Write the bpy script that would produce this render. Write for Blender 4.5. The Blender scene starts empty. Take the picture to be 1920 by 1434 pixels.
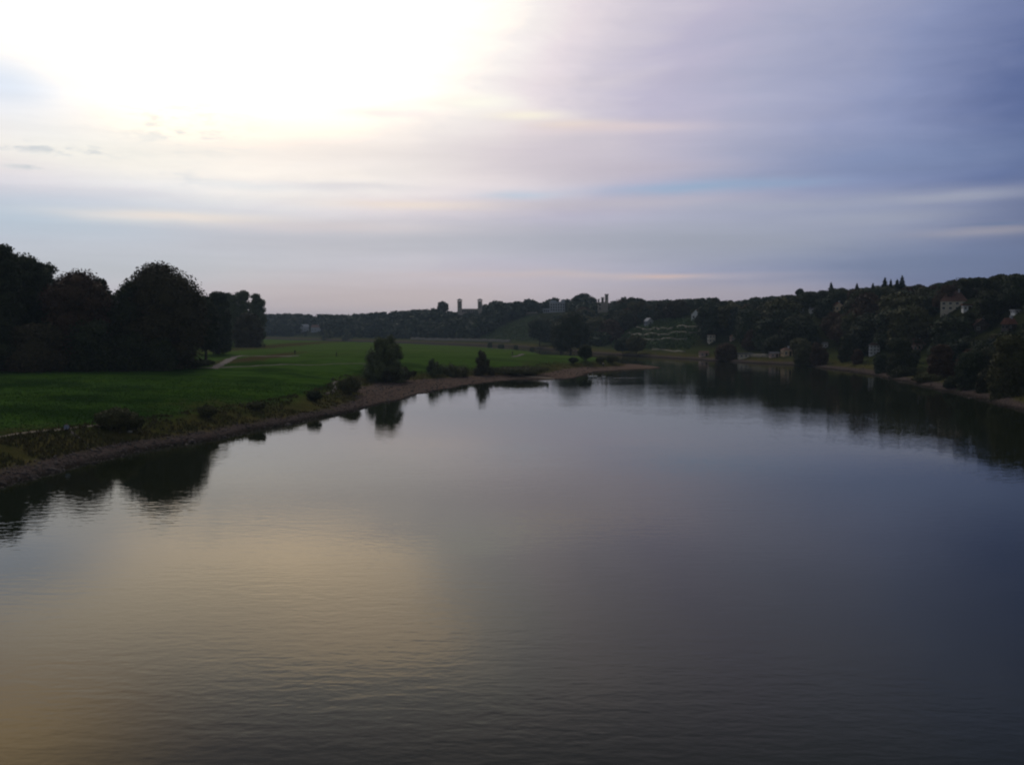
import bpy, bmesh, math, random
import numpy as np
from mathutils import Vector

# ------------------------------------------------------------------ camera, sky, sun, exposure
SC = bpy.context.scene
COL = SC.collection
F, CX, HZ, H = 1809.0, 960.0, 610.0, 15.0         # photo focal length (px), centre, horizon row, eye height (m)
PITCH = math.atan((717.0 - HZ) / F)
cam_d = bpy.data.cameras.new('camera'); cam = bpy.data.objects.new('camera', cam_d); COL.objects.link(cam)
cam_d.sensor_width = 36.0; cam_d.lens = F / 1920.0 * 36.0
cam_d.clip_start = 0.5; cam_d.clip_end = 20000
cam.location = (0, 0, H); cam.rotation_euler = (math.pi / 2 - PITCH, 0, 0)
SC.camera = cam
SC.view_settings.view_transform = 'Standard'; SC.view_settings.look = 'None'
SC.view_settings.gamma = 1.0; SC.view_settings.exposure = 0.0
SC.view_settings.use_curve_mapping = False
SC.render.engine = 'CYCLES'
SC.cycles.max_bounces = 5; SC.cycles.diffuse_bounces = 2; SC.cycles.glossy_bounces = 3
SC.cycles.volume_bounces = 0; SC.cycles.transmission_bounces = 2; SC.cycles.caustics_reflective = False
SC.cycles.use_denoising = True
SC.cycles.filter_width = 2.1                      # the phone lens is a little soft

def lin(r, g, b):
    f = lambda c: (c / 12.92) if c <= 0.04045 else ((c + 0.055) / 1.055) ** 2.4
    return (f(r / 255), f(g / 255), f(b / 255), 1.0)

def ang(x, y):                                    # photo pixel -> azimuth, elevation in degrees
    v = Vector(((x - CX) / F, 1.0, (717.0 - y) / F))
    c, s = math.cos(-PITCH), math.sin(-PITCH)
    v = Vector((v.x, v.y * c - v.z * s, v.y * s + v.z * c)).normalized()
    return math.degrees(math.atan2(v.x, v.y)), math.degrees(math.asin(v.z))

class NT:
    """tiny helper to write node maths as expressions"""
    def __init__(s, tree): s.t = tree; s.n = tree.nodes; s.l = tree.links
    def put(s, sock, v):
        if hasattr(v, 'is_linked') or isinstance(v, bpy.types.NodeSocket): s.l.new(v, sock)
        else: sock.default_value = v
    def m(s, op, *a, clamp=False):
        n = s.n.new('ShaderNodeMath'); n.operation = op; n.use_clamp = clamp
        for i, v in enumerate(a): s.put(n.inputs[i], v)
        return n.outputs[0]
    def vm(s, op, *a, out=0):
        n = s.n.new('ShaderNodeVectorMath'); n.operation = op
        for i, v in enumerate(a): s.put(n.inputs[i], v)
        return n.outputs[out]
    def mix(s, f, a, b, blend='MIX'):
        n = s.n.new('ShaderNodeMix'); n.data_type = 'RGBA'; n.blend_type = blend; n.clamp_factor = True
        s.put(n.inputs[0], f); s.put(n.inputs[6], a); s.put(n.inputs[7], b); return n.outputs[2]
    def noise(s, vec, scale, detail=3.0, rough=0.55, dist=0.0):
        n = s.n.new('ShaderNodeTexNoise'); n.inputs['Scale'].default_value = scale
        n.inputs['Detail'].default_value = detail; n.inputs['Roughness'].default_value = rough
        n.inputs['Distortion'].default_value = dist
        s.l.new(vec, n.inputs['Vector']); return n.outputs[0]
    def ramp(s, fac, stops, interp='LINEAR'):
        n = s.n.new('ShaderNodeValToRGB'); e = n.color_ramp.elements; n.color_ramp.interpolation = interp
        while len(e) < len(stops): e.new(0.5)
        for el, (p, c) in zip(e, stops): el.position = p; el.color = c
        s.put(n.inputs[0], fac); return n.outputs[0]
    def smooth(s, v, a, b):
        n = s.n.new('ShaderNodeMapRange'); n.interpolation_type = 'SMOOTHSTEP'
        s.put(n.inputs[0], v); n.inputs[1].default_value = a; n.inputs[2].default_value = b
        return n.outputs[0]

SUN_AZ, SUN_EL = -16.0, 40.0
world = bpy.data.worlds.new('World'); SC.world = world; world.use_nodes = True
wt = world.node_tree; wt.nodes.clear(); W = NT(wt)
tc = wt.nodes.new('ShaderNodeTexCoord').outputs['Generated']
D3 = W.vm('NORMALIZE', tc)
sx = wt.nodes.new('ShaderNodeSeparateXYZ'); wt.links.new(D3, sx.inputs[0])
dx, dy, dz = sx.outputs
DEG = 57.29578
U0 = W.m('MULTIPLY', W.m('ARCTAN2', dx, dy), DEG)
V0 = W.m('MULTIPLY', W.m('ARCSINE', dz), DEG)
# warp the cloud layer a little so that no edge is a clean curve
flat = W.vm('MULTIPLY', D3, (1.0, 1.0, 5.0))
n1 = W.noise(flat, 3.2, 4.0); n2 = W.noise(W.vm('ADD', flat, (7.3, 1.7, 4.1)), 4.0, 4.0)
U = W.m('ADD', U0, W.m('MULTIPLY', W.m('SUBTRACT', n1, 0.5), 4.0))
V = W.m('ADD', V0, W.m('MULTIPLY', W.m('SUBTRACT', n2, 0.5), 1.1))
# veiled sun: brightness of the cloud sheet falls off with the angle from it
GA, GE = -14.0, 14.0
dv = W.m('SUBTRACT', V, GE)
dv = W.m('ADD', W.m('ADD', W.m('MULTIPLY', W.m('MAXIMUM', dv, 0.0), 1.2), W.m('MULTIPLY', W.m('MINIMUM', dv, 0.0), 1.75)),
         W.m('MULTIPLY', W.m('MAXIMUM', W.m('SUBTRACT', dv, 5.5), 0.0), 1.1))        # the thick ceiling begins above the gap
du = W.m('SUBTRACT', W.m('SUBTRACT', U, GA), W.m('MULTIPLY', W.m('MAXIMUM', W.m('SUBTRACT', V, 14.0), 0.0), 0.95)); du = W.m('ADD', W.m('MULTIPLY', W.m('MAXIMUM', du, 0.0), 0.97), W.m('MULTIPLY', W.m('MINIMUM', du, 0.0), 0.8))
dist = W.m('SQRT', W.m('ADD', W.m('MULTIPLY', du, du), W.m('MULTIPLY', dv, dv)))
nfine = W.noise(W.vm('MULTIPLY', D3, (1.0, 1.0, 3.4)), 8.0, 6.0, 0.6, 0.5)
dist = W.m('MAXIMUM', W.m('ADD', dist, W.m('MULTIPLY', W.m('SUBTRACT', nfine, 0.5), 6.5)), 0.0)   # ragged cloud edges
sc_ = lambda c, k: (c[0] * k, c[1] * k, c[2] * k, 1)
col = W.ramp(W.m('DIVIDE', dist, 90.0), [
    (0.00, (2.60, 2.08, 1.50, 1)), (0.07, (2.00, 1.66, 1.28, 1)), (0.102, (1.28, 1.17, 1.05, 1)), (0.130, lin(253, 247, 244)),
    (0.168, lin(237, 227, 231)), (0.205, lin(214, 207, 217)), (0.25, lin(193, 188, 207)),
    (0.30, lin(177, 178, 200)), (0.38, lin(145, 153, 185)), (0.46, lin(101, 113, 152)),
    (0.60, lin(70, 76, 98)), (1.0, lin(116, 121, 131))])
def feat(base, x, y, wx, wy, rgb, amt, warped=True, k=1.0):
    u, v = ang(x, y)
    su, sv = wx * 0.0317, wy * 0.0317
    a = W.m('DIVIDE', W.m('SUBTRACT', U if warped else U0, u), su)
    b = W.m('DIVIDE', W.m('SUBTRACT', V if warped else V0, v), sv)
    r2 = W.m('ADD', W.m('MULTIPLY', a, a), W.m('MULTIPLY', b, b))
    g = W.m('MULTIPLY', W.m('EXPONENT', W.m('MULTIPLY', r2, -1.0)), amt)
    return W.mix(g, base, sc_(lin(*rgb), k))
# broad zones
col = feat(col, -60, -230, 230, 130, (255, 224, 180), 0.9, k=2.5)   # lit cloud edge the river mirrors at the lower left
col = feat(col, 200, 60, 310, 120, (255, 238, 212), 0.9, k=1.9)
col = feat(col, 250, 285, 420, 48, (253, 250, 240), 0.9)
col = feat(col, 0, 150, 150, 70, (226, 236, 250), 0.9)               # blue-white gap, upper left
col = feat(col, 60, 412, 420, 56, (191, 207, 222), 0.92)             # cool gap over the left wood
col = feat(col, 250, 510, 430, 62, (193, 201, 209), 0.9)
col = feat(col, 660, 285, 330, 66, (246, 238, 233), 0.85)
col = feat(col, 1060, 290, 230, 40, (206, 197, 205), 0.7)
col = feat(col, 760, 566, 520, 58, (202, 190, 190), 0.85)             # pinkish band on the horizon
col = feat(col, 1350, 556, 330, 34, (174, 166, 174), 0.8)
col = feat(col, 820, 455, 560, 42, (189, 190, 198), 0.85)             # grey band
col = feat(col, 1330, 455, 380, 40, (158, 163, 177), 0.8)
col = feat(col, 1700, 500, 260, 42, (118, 131, 158), 0.65)
col = feat(col, 1650, 300, 330, 46, (128, 142, 174), 0.5)            # dark belly of the right-hand cloud
# streaks: the bright rim under the cloud mass, then the layers below
col = feat(col, 890, 192, 75, 14, (255, 252, 240), 0.95, False, k=1.05)
col = feat(col, 985, 217, 70, 9, (255, 248, 232), 0.9, False)
col = feat(col, 1070, 234, 70, 8, (244, 230, 218), 0.8, False)
col = feat(col, 1150, 243, 140, 11, (226, 211, 212), 0.75)
col = feat(col, 1290, 352, 170, 12, (158, 181, 207), 0.75)           # blue slit
col = feat(col, 1450, 346, 110, 7, (150, 168, 196), 0.5)
col = feat(col, 980, 366, 80, 9, (196, 210, 226), 0.75)
col = feat(col, 1180, 318, 170, 14, (194, 186, 197), 0.6)
col = feat(col, 1150, 382, 260, 14, (190, 185, 194), 0.7)
col = feat(col, 1450, 392, 180, 12, (166, 170, 184), 0.6)
col = feat(col, 1790, 372, 170, 16, (168, 171, 185), 0.75)
col = feat(col, 1640, 412, 190, 14, (162, 166, 181), 0.65)
col = feat(col, 1850, 436, 120, 9, (164, 160, 168), 0.6)
col = feat(col, 1870, 424, 70, 2.5, (112, 126, 156), 0.7)
col = feat(col, 330, 408, 190, 10, (243, 232, 222), 0.8)
col = feat(col, 640, 428, 210, 10, (217, 209, 211), 0.7)
col = feat(col, 780, 386, 140, 9, (248, 234, 222), 0.75)
col = feat(col, 660, 350, 150, 9, (214, 211, 217), 0.6)
col = feat(col, 720, 210, 80, 8, (236, 228, 234), 0.6)
col = feat(col, 480, 350, 110, 9, (226, 230, 235), 0.5)
col = feat(col, 1050, 519, 330, 7, (202, 189, 190), 0.6)
col = feat(col, 1250, 516, 60, 4, (218, 192, 184), 0.6)
# wisps of dark scud at the left: ragged noise inside soft windows
rag = W.smooth(W.noise(W.vm('MULTIPLY', D3, (1.0, 1.0, 4.0)), 34.0, 6.0, 0.66), 0.44, 0.66)
def wisp(base, x, y, wx, wy, rgb, amt):
    u, v = ang(x, y)
    a = W.m('DIVIDE', W.m('SUBTRACT', U0, u), wx * 0.0317); b = W.m('DIVIDE', W.m('SUBTRACT', V0, v), wy * 0.0317)
    g = W.m('EXPONENT', W.m('MULTIPLY', W.m('ADD', W.m('MULTIPLY', a, a), W.m('MULTIPLY', b, b)), -1.0))
    return W.mix(W.m('MULTIPLY', W.m('MULTIPLY', g, rag), amt), base, lin(*rgb))
col = wisp(col, 20, 272, 45, 9, (188, 197, 206), 1.0)
col = wisp(col, 145, 284, 50, 9, (188, 197, 206), 1.0)
col = wisp(col, 60, 314, 40, 5, (205, 210, 214), 0.9)
col = wisp(col, 345, 236, 110, 40, (222, 226, 226), 0.8)
col = wisp(col, 320, 338, 70, 16, (214, 219, 224), 0.5)
# fine horizontal streaking everywhere near the horizon, softer structure higher up
st = W.noise(W.vm('MULTIPLY', D3, (1.0, 1.0, 14.0)), 4.5, 4.0, 0.55)
lowm = W.m('SUBTRACT', 1.0, W.smooth(V0, 6.0, 22.0))
k = W.m('ADD', 1.0, W.m('MULTIPLY', W.m('SUBTRACT', st, 0.5), W.m('ADD', W.m('MULTIPLY', lowm, 0.16), 0.06)))
kc = wt.nodes.new('ShaderNodeCombineXYZ')
for i in range(3): wt.links.new(k, kc.inputs[i])
col = W.vm('MULTIPLY', col, kc.outputs[0])
hs = wt.nodes.new('ShaderNodeHueSaturation'); hs.inputs['Saturation'].default_value = 1.14; wt.links.new(col, hs.inputs['Color']); col = hs.outputs[0]
ceil = W.m('SUBTRACT', 1.0, W.m('MULTIPLY', W.smooth(V, 19.0, 27.0), 0.32))   # heavier cloud ceiling overhead
for _c in (ceil,):
    cc_ = wt.nodes.new('ShaderNodeCombineXYZ')
    for i in range(3): wt.links.new(_c, cc_.inputs[i])
    col = W.vm('MULTIPLY', col, cc_.outputs[0])
sky = wt.nodes.new('ShaderNodeTexSky'); sky.sky_type = 'NISHITA'; sky.sun_disc = False
sky.sun_elevation = math.radians(SUN_EL); sky.sun_rotation = math.radians(SUN_AZ)
sky.air_density = 1.0; sky.dust_density = 1.5
skyc = W.vm('MULTIPLY', sky.outputs[0], (0.06, 0.06, 0.06))
tot = W.mix(0.93, skyc, col)                       # almost closed cloud sheet over the clear sky
bg = wt.nodes.new('ShaderNodeBackground'); wt.links.new(tot, bg.inputs[0]); bg.inputs[1].default_value = 1.0
wo = wt.nodes.new('ShaderNodeOutputWorld'); wt.links.new(bg.outputs[0], wo.inputs[0])

sl = bpy.data.lights.new('sun', 'SUN'); sl.energy = 0.9; sl.angle = math.radians(25); sl.color = (1.0, 0.93, 0.82)
so = bpy.data.objects.new('sun', sl); COL.objects.link(so)
a_, e_ = math.radians(SUN_AZ), math.radians(SUN_EL)
so.rotation_euler = Vector((-math.sin(a_) * math.cos(e_), -math.cos(a_) * math.cos(e_), -math.sin(e_))).to_track_quat('-Z', 'Y').to_euler()
so.location = (0, 0, 200)

# ------------------------------------------------------------------ materials
MATS = {}
def mat(name, build):
    if name in MATS: return MATS[name]
    m = bpy.data.materials.new(name); m.use_nodes = True
    t = m.node_tree; t.nodes.clear(); N = NT(t)
    out = t.nodes.new('ShaderNodeOutputMaterial'); b = t.nodes.new('ShaderNodeBsdfPrincipled')
    t.links.new(b.outputs[0], out.inputs[0]); b.inputs['Roughness'].default_value = 0.85
    b.inputs['Specular IOR Level'].default_value = 0.2
    build(N, b); MATS[name] = m; return m
def c4(c): return (c[0], c[1], c[2], 1.0)
def plain(name, c, scale=3.0, var=0.35, rough=0.85):
    def f(N, b):
        g = N.t.nodes.new('ShaderNodeTexCoord').outputs['Object']
        n = N.noise(g, scale, 4.0)
        lo = tuple(v * (1 - var) for v in c); hi = tuple(v * (1 + var) for v in c)
        N.l.new(N.ramp(n, [(0.3, c4(lo)), (0.7, c4(hi))]), b.inputs['Base Color'])
        b.inputs['Roughness'].default_value = rough
    return mat(name, f)
def foliage(name, c1, c2, c3=None):
    def f(N, b):
        tcn = N.t.nodes.new('ShaderNodeTexCoord').outputs['Object']
        oi = N.t.nodes.new('ShaderNodeObjectInfo').outputs['Random']
        ri = N.t.nodes.new('ShaderNodeNewGeometry').outputs['Random Per Island']
        n = N.noise(tcn, 0.35, 3.0)
        a = N.ramp(n, [(0.32, c4(c1)), (0.68, c4(c2))])
        if c3: a = N.mix(N.smooth(oi, 0.55, 1.0), a, c4(c3))
        v = N.m('ADD', 0.78, N.m('MULTIPLY', ri, 0.44))
        cc = N.t.nodes.new('ShaderNodeCombineXYZ')
        for i in range(3): N.l.new(v, cc.inputs[i])
        N.l.new(N.vm('MULTIPLY', a, cc.outputs[0]), b.inputs['Base Color'])
        b.inputs['Roughness'].default_value = 0.75
    return mat(name, f)
M_LEAF = foliage('leaf_dark', (0.030, 0.040, 0.014), (0.054, 0.062, 0.021), (0.066, 0.052, 0.021))
M_LEAF_RED = foliage('leaf_russet', (0.072, 0.036, 0.020), (0.090, 0.052, 0.026))
M_LEAF_OLIVE = foliage('leaf_olive', (0.075, 0.080, 0.026), (0.115, 0.105, 0.034))
M_LEAF_FAR = foliage('leaf_hill', (0.032, 0.048, 0.021), (0.062, 0.078, 0.031), (0.088, 0.078, 0.030))
M_CONIFER = foliage('needles', (0.020, 0.034, 0.020), (0.034, 0.050, 0.026))
M_WEED = foliage('bank_weed', (0.085, 0.082, 0.026), (0.125, 0.098, 0.040))
M_BLADE = foliage('meadow_blade', (0.036, 0.082, 0.010), (0.060, 0.11, 0.018))
M_VINE = foliage('vine_leaf', (0.060, 0.11, 0.032), (0.090, 0.14, 0.04))
M_WILLOW = foliage('leaf_willow', (0.078, 0.096, 0.038), (0.125, 0.140, 0.052))
M_BARK = plain('bark', (0.06, 0.048, 0.038), 2.0)

# ------------------------------------------------------------------ terrain function
def W0(x, y, z=0.0):                                # where a photo pixel meets the level z
    D = (H - z) * F / (y - HZ); return ((x - CX) / F * D, D)
LEFT_FRONT = [(-70, -400), (-56, -100), (-50, 40)] + [W0(*p) for p in
    [(0, 914), (106, 886), (212, 858), (291, 840), (408, 823), (510, 801), (606, 783), (676, 768), (764, 746),
     (812, 733), (880, 722), (962, 712), (1060, 711), (1085, 706), (1110, 697), (1180, 694), (1237, 690)]]
LEFT_BACK = [W0(1225, 686), W0(1170, 682), W0(1120, 679), (22, 470), (-30, 590), (-130, 730), (-300, 920), (-650, 1180), (-1400, 1500), (-4500, 2400)]
LEFT = np.array(LEFT_FRONT + LEFT_BACK)
LEFT_POLY = np.vstack([LEFT, [(-6000, 2400), (-6000, -400)]])
RIGHT = np.array([(70, -400), (78, -100), (84, 80)] + [W0(*p) for p in
    [(1920, 771), (1880, 760), (1800, 739), (1700, 716), (1600, 697), (1500, 685), (1400, 680), (1300, 674), (1200, 668), (1125, 664)]]
    + [(0, 690), (-88, 835), (-260, 1060), (-600, 1360), (-1350, 1690), (-4500, 2600)])
RIGHT_POLY = np.vstack([RIGHT, [(-4500, 9000), (6000, 9000), (6000, -400)]])
def seg_dist(P, line):
    best = np.full(len(P), 1e18)
    for a, b in zip(line[:-1], line[1:]):
        ab = b - a; t = np.clip(((P - a) @ ab) / (ab @ ab), 0, 1)
        d = P - (a + t[:, None] * ab); best = np.minimum(best, (d * d).sum(1))
    return np.sqrt(best)
def inside(P, poly):
    x, y = P[:, 0], P[:, 1]; r = np.zeros(len(P), bool); n = len(poly)
    for i in range(n):
        (x1, y1), (x2, y2) = poly[i], poly[(i + 1) % n]
        c = ((y1 > y) != (y2 > y))
        with np.errstate(divide='ignore', invalid='ignore'):
            r ^= c & (x < (x2 - x1) * (y - y1) / (y2 - y1 + 1e-12) + x1)
    return r
def vnoise(P, s, seed=0):                            # smooth value noise, 0..1
    q = P / s; i = np.floor(q).astype(np.int64); f = q - i; f = f * f * (3 - 2 * f)
    def h(ix, iy):
        v = (ix * 374761393 + iy * 668265263 + seed * 982451653) & 0xffffffff
        v = ((v ^ (v >> 13)) * 1274126177) & 0xffffffff
        return ((v ^ (v >> 16)) & 0xffff) / 65535.0
    a, b = h(i[:, 0], i[:, 1]), h(i[:, 0] + 1, i[:, 1]); c, d = h(i[:, 0], i[:, 1] + 1), h(i[:, 0] + 1, i[:, 1] + 1)
    return (a * (1 - f[:, 0]) + b * f[:, 0]) * (1 - f[:, 1]) + (c * (1 - f[:, 0]) + d * f[:, 0]) * f[:, 1]
def sst(x, a, b):
    t = np.clip((x - a) / (b - a), 0, 1); return t * t * (3 - 2 * t)
def ground(P, full=False):
    P = np.atleast_2d(np.asarray(P, float)); Y = P[:, 1]
    dl = seg_dist(P, LEFT); dr = seg_dist(P, RIGHT)
    sl_ = np.where(inside(P, LEFT_POLY), dl, -dl); sr = np.where(inside(P, RIGHT_POLY), dr, -dr)
    wob = (vnoise(P, 6.0, 1) - 0.5) * 1.6 + (vnoise(P, 2.0, 2) - 0.5) * 0.8
    wamp = np.clip(Y / 150, 0.5, 2.0)
    sl2 = sl_ + wob * wamp; sr2 = sr + wob * wamp * 1.2
    bw = np.interp(Y, [0, 120, 165, 190, 215, 240, 262, 300, 345, 400, 520], [4.4, 3.2, 2.8, 7, 15, 21, 13, 9, 11, 14, 8])
    lump = (vnoise(P, 14, 3) - 0.5) * 0.5 + (vnoise(P, 4, 4) - 0.5) * 0.22
    zl = np.where(sl2 < 0, np.maximum(sl2 * 0.22, -3.0), 0.85 * np.clip(sl2 / bw, 0, 1) ** 0.8)
    zl = zl + sst(sl2, bw, bw + 6.5) * 1.7 + 2.5 * (1 - np.exp(-np.clip(sl2 - bw - 5, 0, 1e4) * 0.045)) + np.clip(sl2 - 60, 0, 500) * 0.002 + sst(sl2, bw * 0.6, bw + 4) * lump
    zr = np.where(sr2 < 0, np.maximum(sr2 * 0.22, -3.0), 0.9 * np.clip(sr2 / 3.6, 0, 1) ** 0.8)
    w1 = np.interp(Y, [0, 330, 550, 1000, 1700], [48, 57, 88, 112, 140])
    pl = np.interp(Y, [0, 500, 900, 1400, 2200], [24, 25, 25, 17, 15]) + (vnoise(P, 70, 5) - 0.5) * 3.0
    zr = zr + sst(sr2, 3.6, 12) * 1.9 + sst(sr2, 20, w1) * (pl - 2.8) + sst(sr2, 4, 12) * lump
    left = sl_ > sr
    z = np.where(left, zl, zr)
    if full: return z, np.where(left, sl2 - bw, sr2 - 3.6), np.where(left, -1.0, sr2), np.where(left, sl2, sr2), left
    return z
# the height grid the ground sheet is made of; objects are set down on the same grid
G_AZ = np.radians(np.concatenate([np.linspace(-80, -34, 60)[:-1], np.linspace(-34, 32, 440), np.linspace(32, 80, 60)[1:]]))
G_R = np.concatenate([np.geomspace(50, 70, 16)[:-1], np.geomspace(70, 1500, 420)[:-1], np.geomspace(1500, 9000, 50)])
_A, _R = np.meshgrid(G_AZ, G_R, indexing='xy')
G_P = np.stack([(_R * np.sin(_A)).ravel(), (_R * np.cos(_A)).ravel()], 1)
G_FULL = ground(G_P, True)
G_Z = G_FULL[0].reshape(len(G_R), len(G_AZ))
def gzs(P):
    a = np.arctan2(P[:, 0], P[:, 1]); r = np.hypot(P[:, 0], P[:, 1])
    i = np.clip(np.searchsorted(G_AZ, a) - 1, 0, len(G_AZ) - 2); j = np.clip(np.searchsorted(G_R, r) - 1, 0, len(G_R) - 2)
    u = np.clip((a - G_AZ[i]) / (G_AZ[i + 1] - G_AZ[i]), 0, 1); v = np.clip((r - G_R[j]) / (G_R[j + 1] - G_R[j]), 0, 1)
    return (G_Z[j, i] * (1 - u) + G_Z[j, i + 1] * u) * (1 - v) + (G_Z[j + 1, i] * (1 - u) + G_Z[j + 1, i + 1] * u) * v
def gz(x, y): return float(gzs(np.array([(x, y)], float))[0])
def hits(px, dmax=3000.0):                           # photo pixels -> points on the ground
    px = np.asarray(px, float); d = np.geomspace(60, dmax, 700); t = (px[:, 0] - CX) / F; out = []
    X = t[:, None] * d[None]; Yd = np.broadcast_to(d, X.shape)
    z = np.maximum(gzs(np.stack([X.ravel(), Yd.ravel()], 1)), 0).reshape(X.shape)
    gap = z - (H + (HZ - px[:, 1:2]) / F * d[None])
    i = np.argmax(gap >= 0, 1); i = np.where(i == 0, len(d) - 1, i); k = np.arange(len(px))
    g0, g1 = gap[k, i - 1], gap[k, i]; w = np.clip(-g0 / (g1 - g0 + 1e-9), 0, 1); D = d[i - 1] + (d[i] - d[i - 1]) * w
    P = np.stack([t * D, D], 1); return np.column_stack([P, np.maximum(gzs(P), 0)])
def hit(x, y, dmax=3000.0): return tuple(float(c) for c in hits([(x, y)], dmax)[0])
def proj(x, y, z): return CX + F * x / y, HZ - F * (z - H) / y

# ------------------------------------------------------------------ object helpers
def tag(o, label=None, cat=None, group=None, kind=None):
    if label: o['label'] = label
    if cat: o['category'] = cat
    if group: o['group'] = group
    if kind: o['kind'] = kind
    return o
def link(name, me, m=None, parent=None, loc=(0, 0, 0), rz=0.0):
    o = bpy.data.objects.new(name, me); COL.objects.link(o); o.location = loc; o.rotation_euler.z = rz
    if m is not None and not me.materials: me.materials.append(m)
    o.parent = parent; return o
def empty(name, loc, rz=0.0):
    o = bpy.data.objects.new(name, None); COL.objects.link(o); o.location = loc; o.rotation_euler.z = rz
    o.empty_display_size = 0.5; return o
def mesh_np(name, V, Fc, smooth=False):
    """V (n,3); Fc: list of (k,3) / (k,4) int arrays"""
    me = bpy.data.meshes.new(name)
    Fc = [f for f in (Fc if isinstance(Fc, list) else [Fc]) if len(f)]
    loops = np.concatenate([f.ravel() for f in Fc]); sizes = np.concatenate([np.full(len(f), f.shape[1]) for f in Fc])
    me.vertices.add(len(V)); me.vertices.foreach_set('co', np.ascontiguousarray(V, np.float32).ravel())
    me.loops.add(len(loops)); me.loops.foreach_set('vertex_index', loops.astype(np.int32))
    me.polygons.add(len(sizes)); me.polygons.foreach_set('loop_start', np.concatenate([[0], np.cumsum(sizes)[:-1]]).astype(np.int32))
    if smooth: me.polygons.foreach_set('use_smooth', np.ones(len(sizes), bool))
    me.update(calc_edges=True); me.validate(); return me
class MB:
    def __init__(s): s.v = []; s.f = []
    def box(s, x0, x1, y0, y1, z0, z1):
        n = len(s.v)
        s.v += [(x, y, z) for z in (z0, z1) for x, y in ((x0, y0), (x1, y0), (x1, y1), (x0, y1))]
        s.f += [tuple(n + i for i in q) for q in ((3, 2, 1, 0), (4, 5, 6, 7), (0, 1, 5, 4), (1, 2, 6, 5), (2, 3, 7, 6), (3, 0, 4, 7))]
        return s
    def poly(s, pts): n = len(s.v); s.v += list(pts); s.f.append(tuple(range(n, n + len(pts)))); return s
    def prism(s, c, r0, r1, z0, z1, n=8, rot=0.0):
        k = len(s.v)
        for z, r in ((z0, r0), (z1, r1)):
            s.v += [(c[0] + r * math.cos(rot + 2 * math.pi * i / n), c[1] + r * math.sin(rot + 2 * math.pi * i / n), z) for i in range(n)]
        s.f += [(k + i, k + (i + 1) % n, k + n + (i + 1) % n, k + n + i) for i in range(n)]
        s.f += [tuple(k + i for i in reversed(range(n))), tuple(k + n + i for i in range(n))]; return s
    def tube(s, pts, rad, n=7):
        k = len(s.v); P = [Vector(p) for p in pts]
        for i, p in enumerate(P):
            d = (P[min(i + 1, len(P) - 1)] - P[max(i - 1, 0)]).normalized()
            a = d.cross(Vector((0.3, 0.9, 0.1))).normalized(); b = d.cross(a)
            s.v += [tuple(p + (a * math.cos(t) + b * math.sin(t)) * rad[i]) for t in (2 * math.pi * j / n for j in range(n))]
        for i in range(len(P) - 1):
            s.f += [(k + i * n + j, k + i * n + (j + 1) % n, k + (i + 1) * n + (j + 1) % n, k + (i + 1) * n + j) for j in range(n)]
        s.f.append(tuple(k + (len(P) - 1) * n + j for j in range(n))); return s
    def build(s, name, m, parent=None, loc=(0, 0, 0), rz=0.0):
        me = bpy.data.meshes.new(name); me.from_pydata(s.v, [], s.f); me.update()
        return link(name, me, m, parent, loc, rz)

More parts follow.
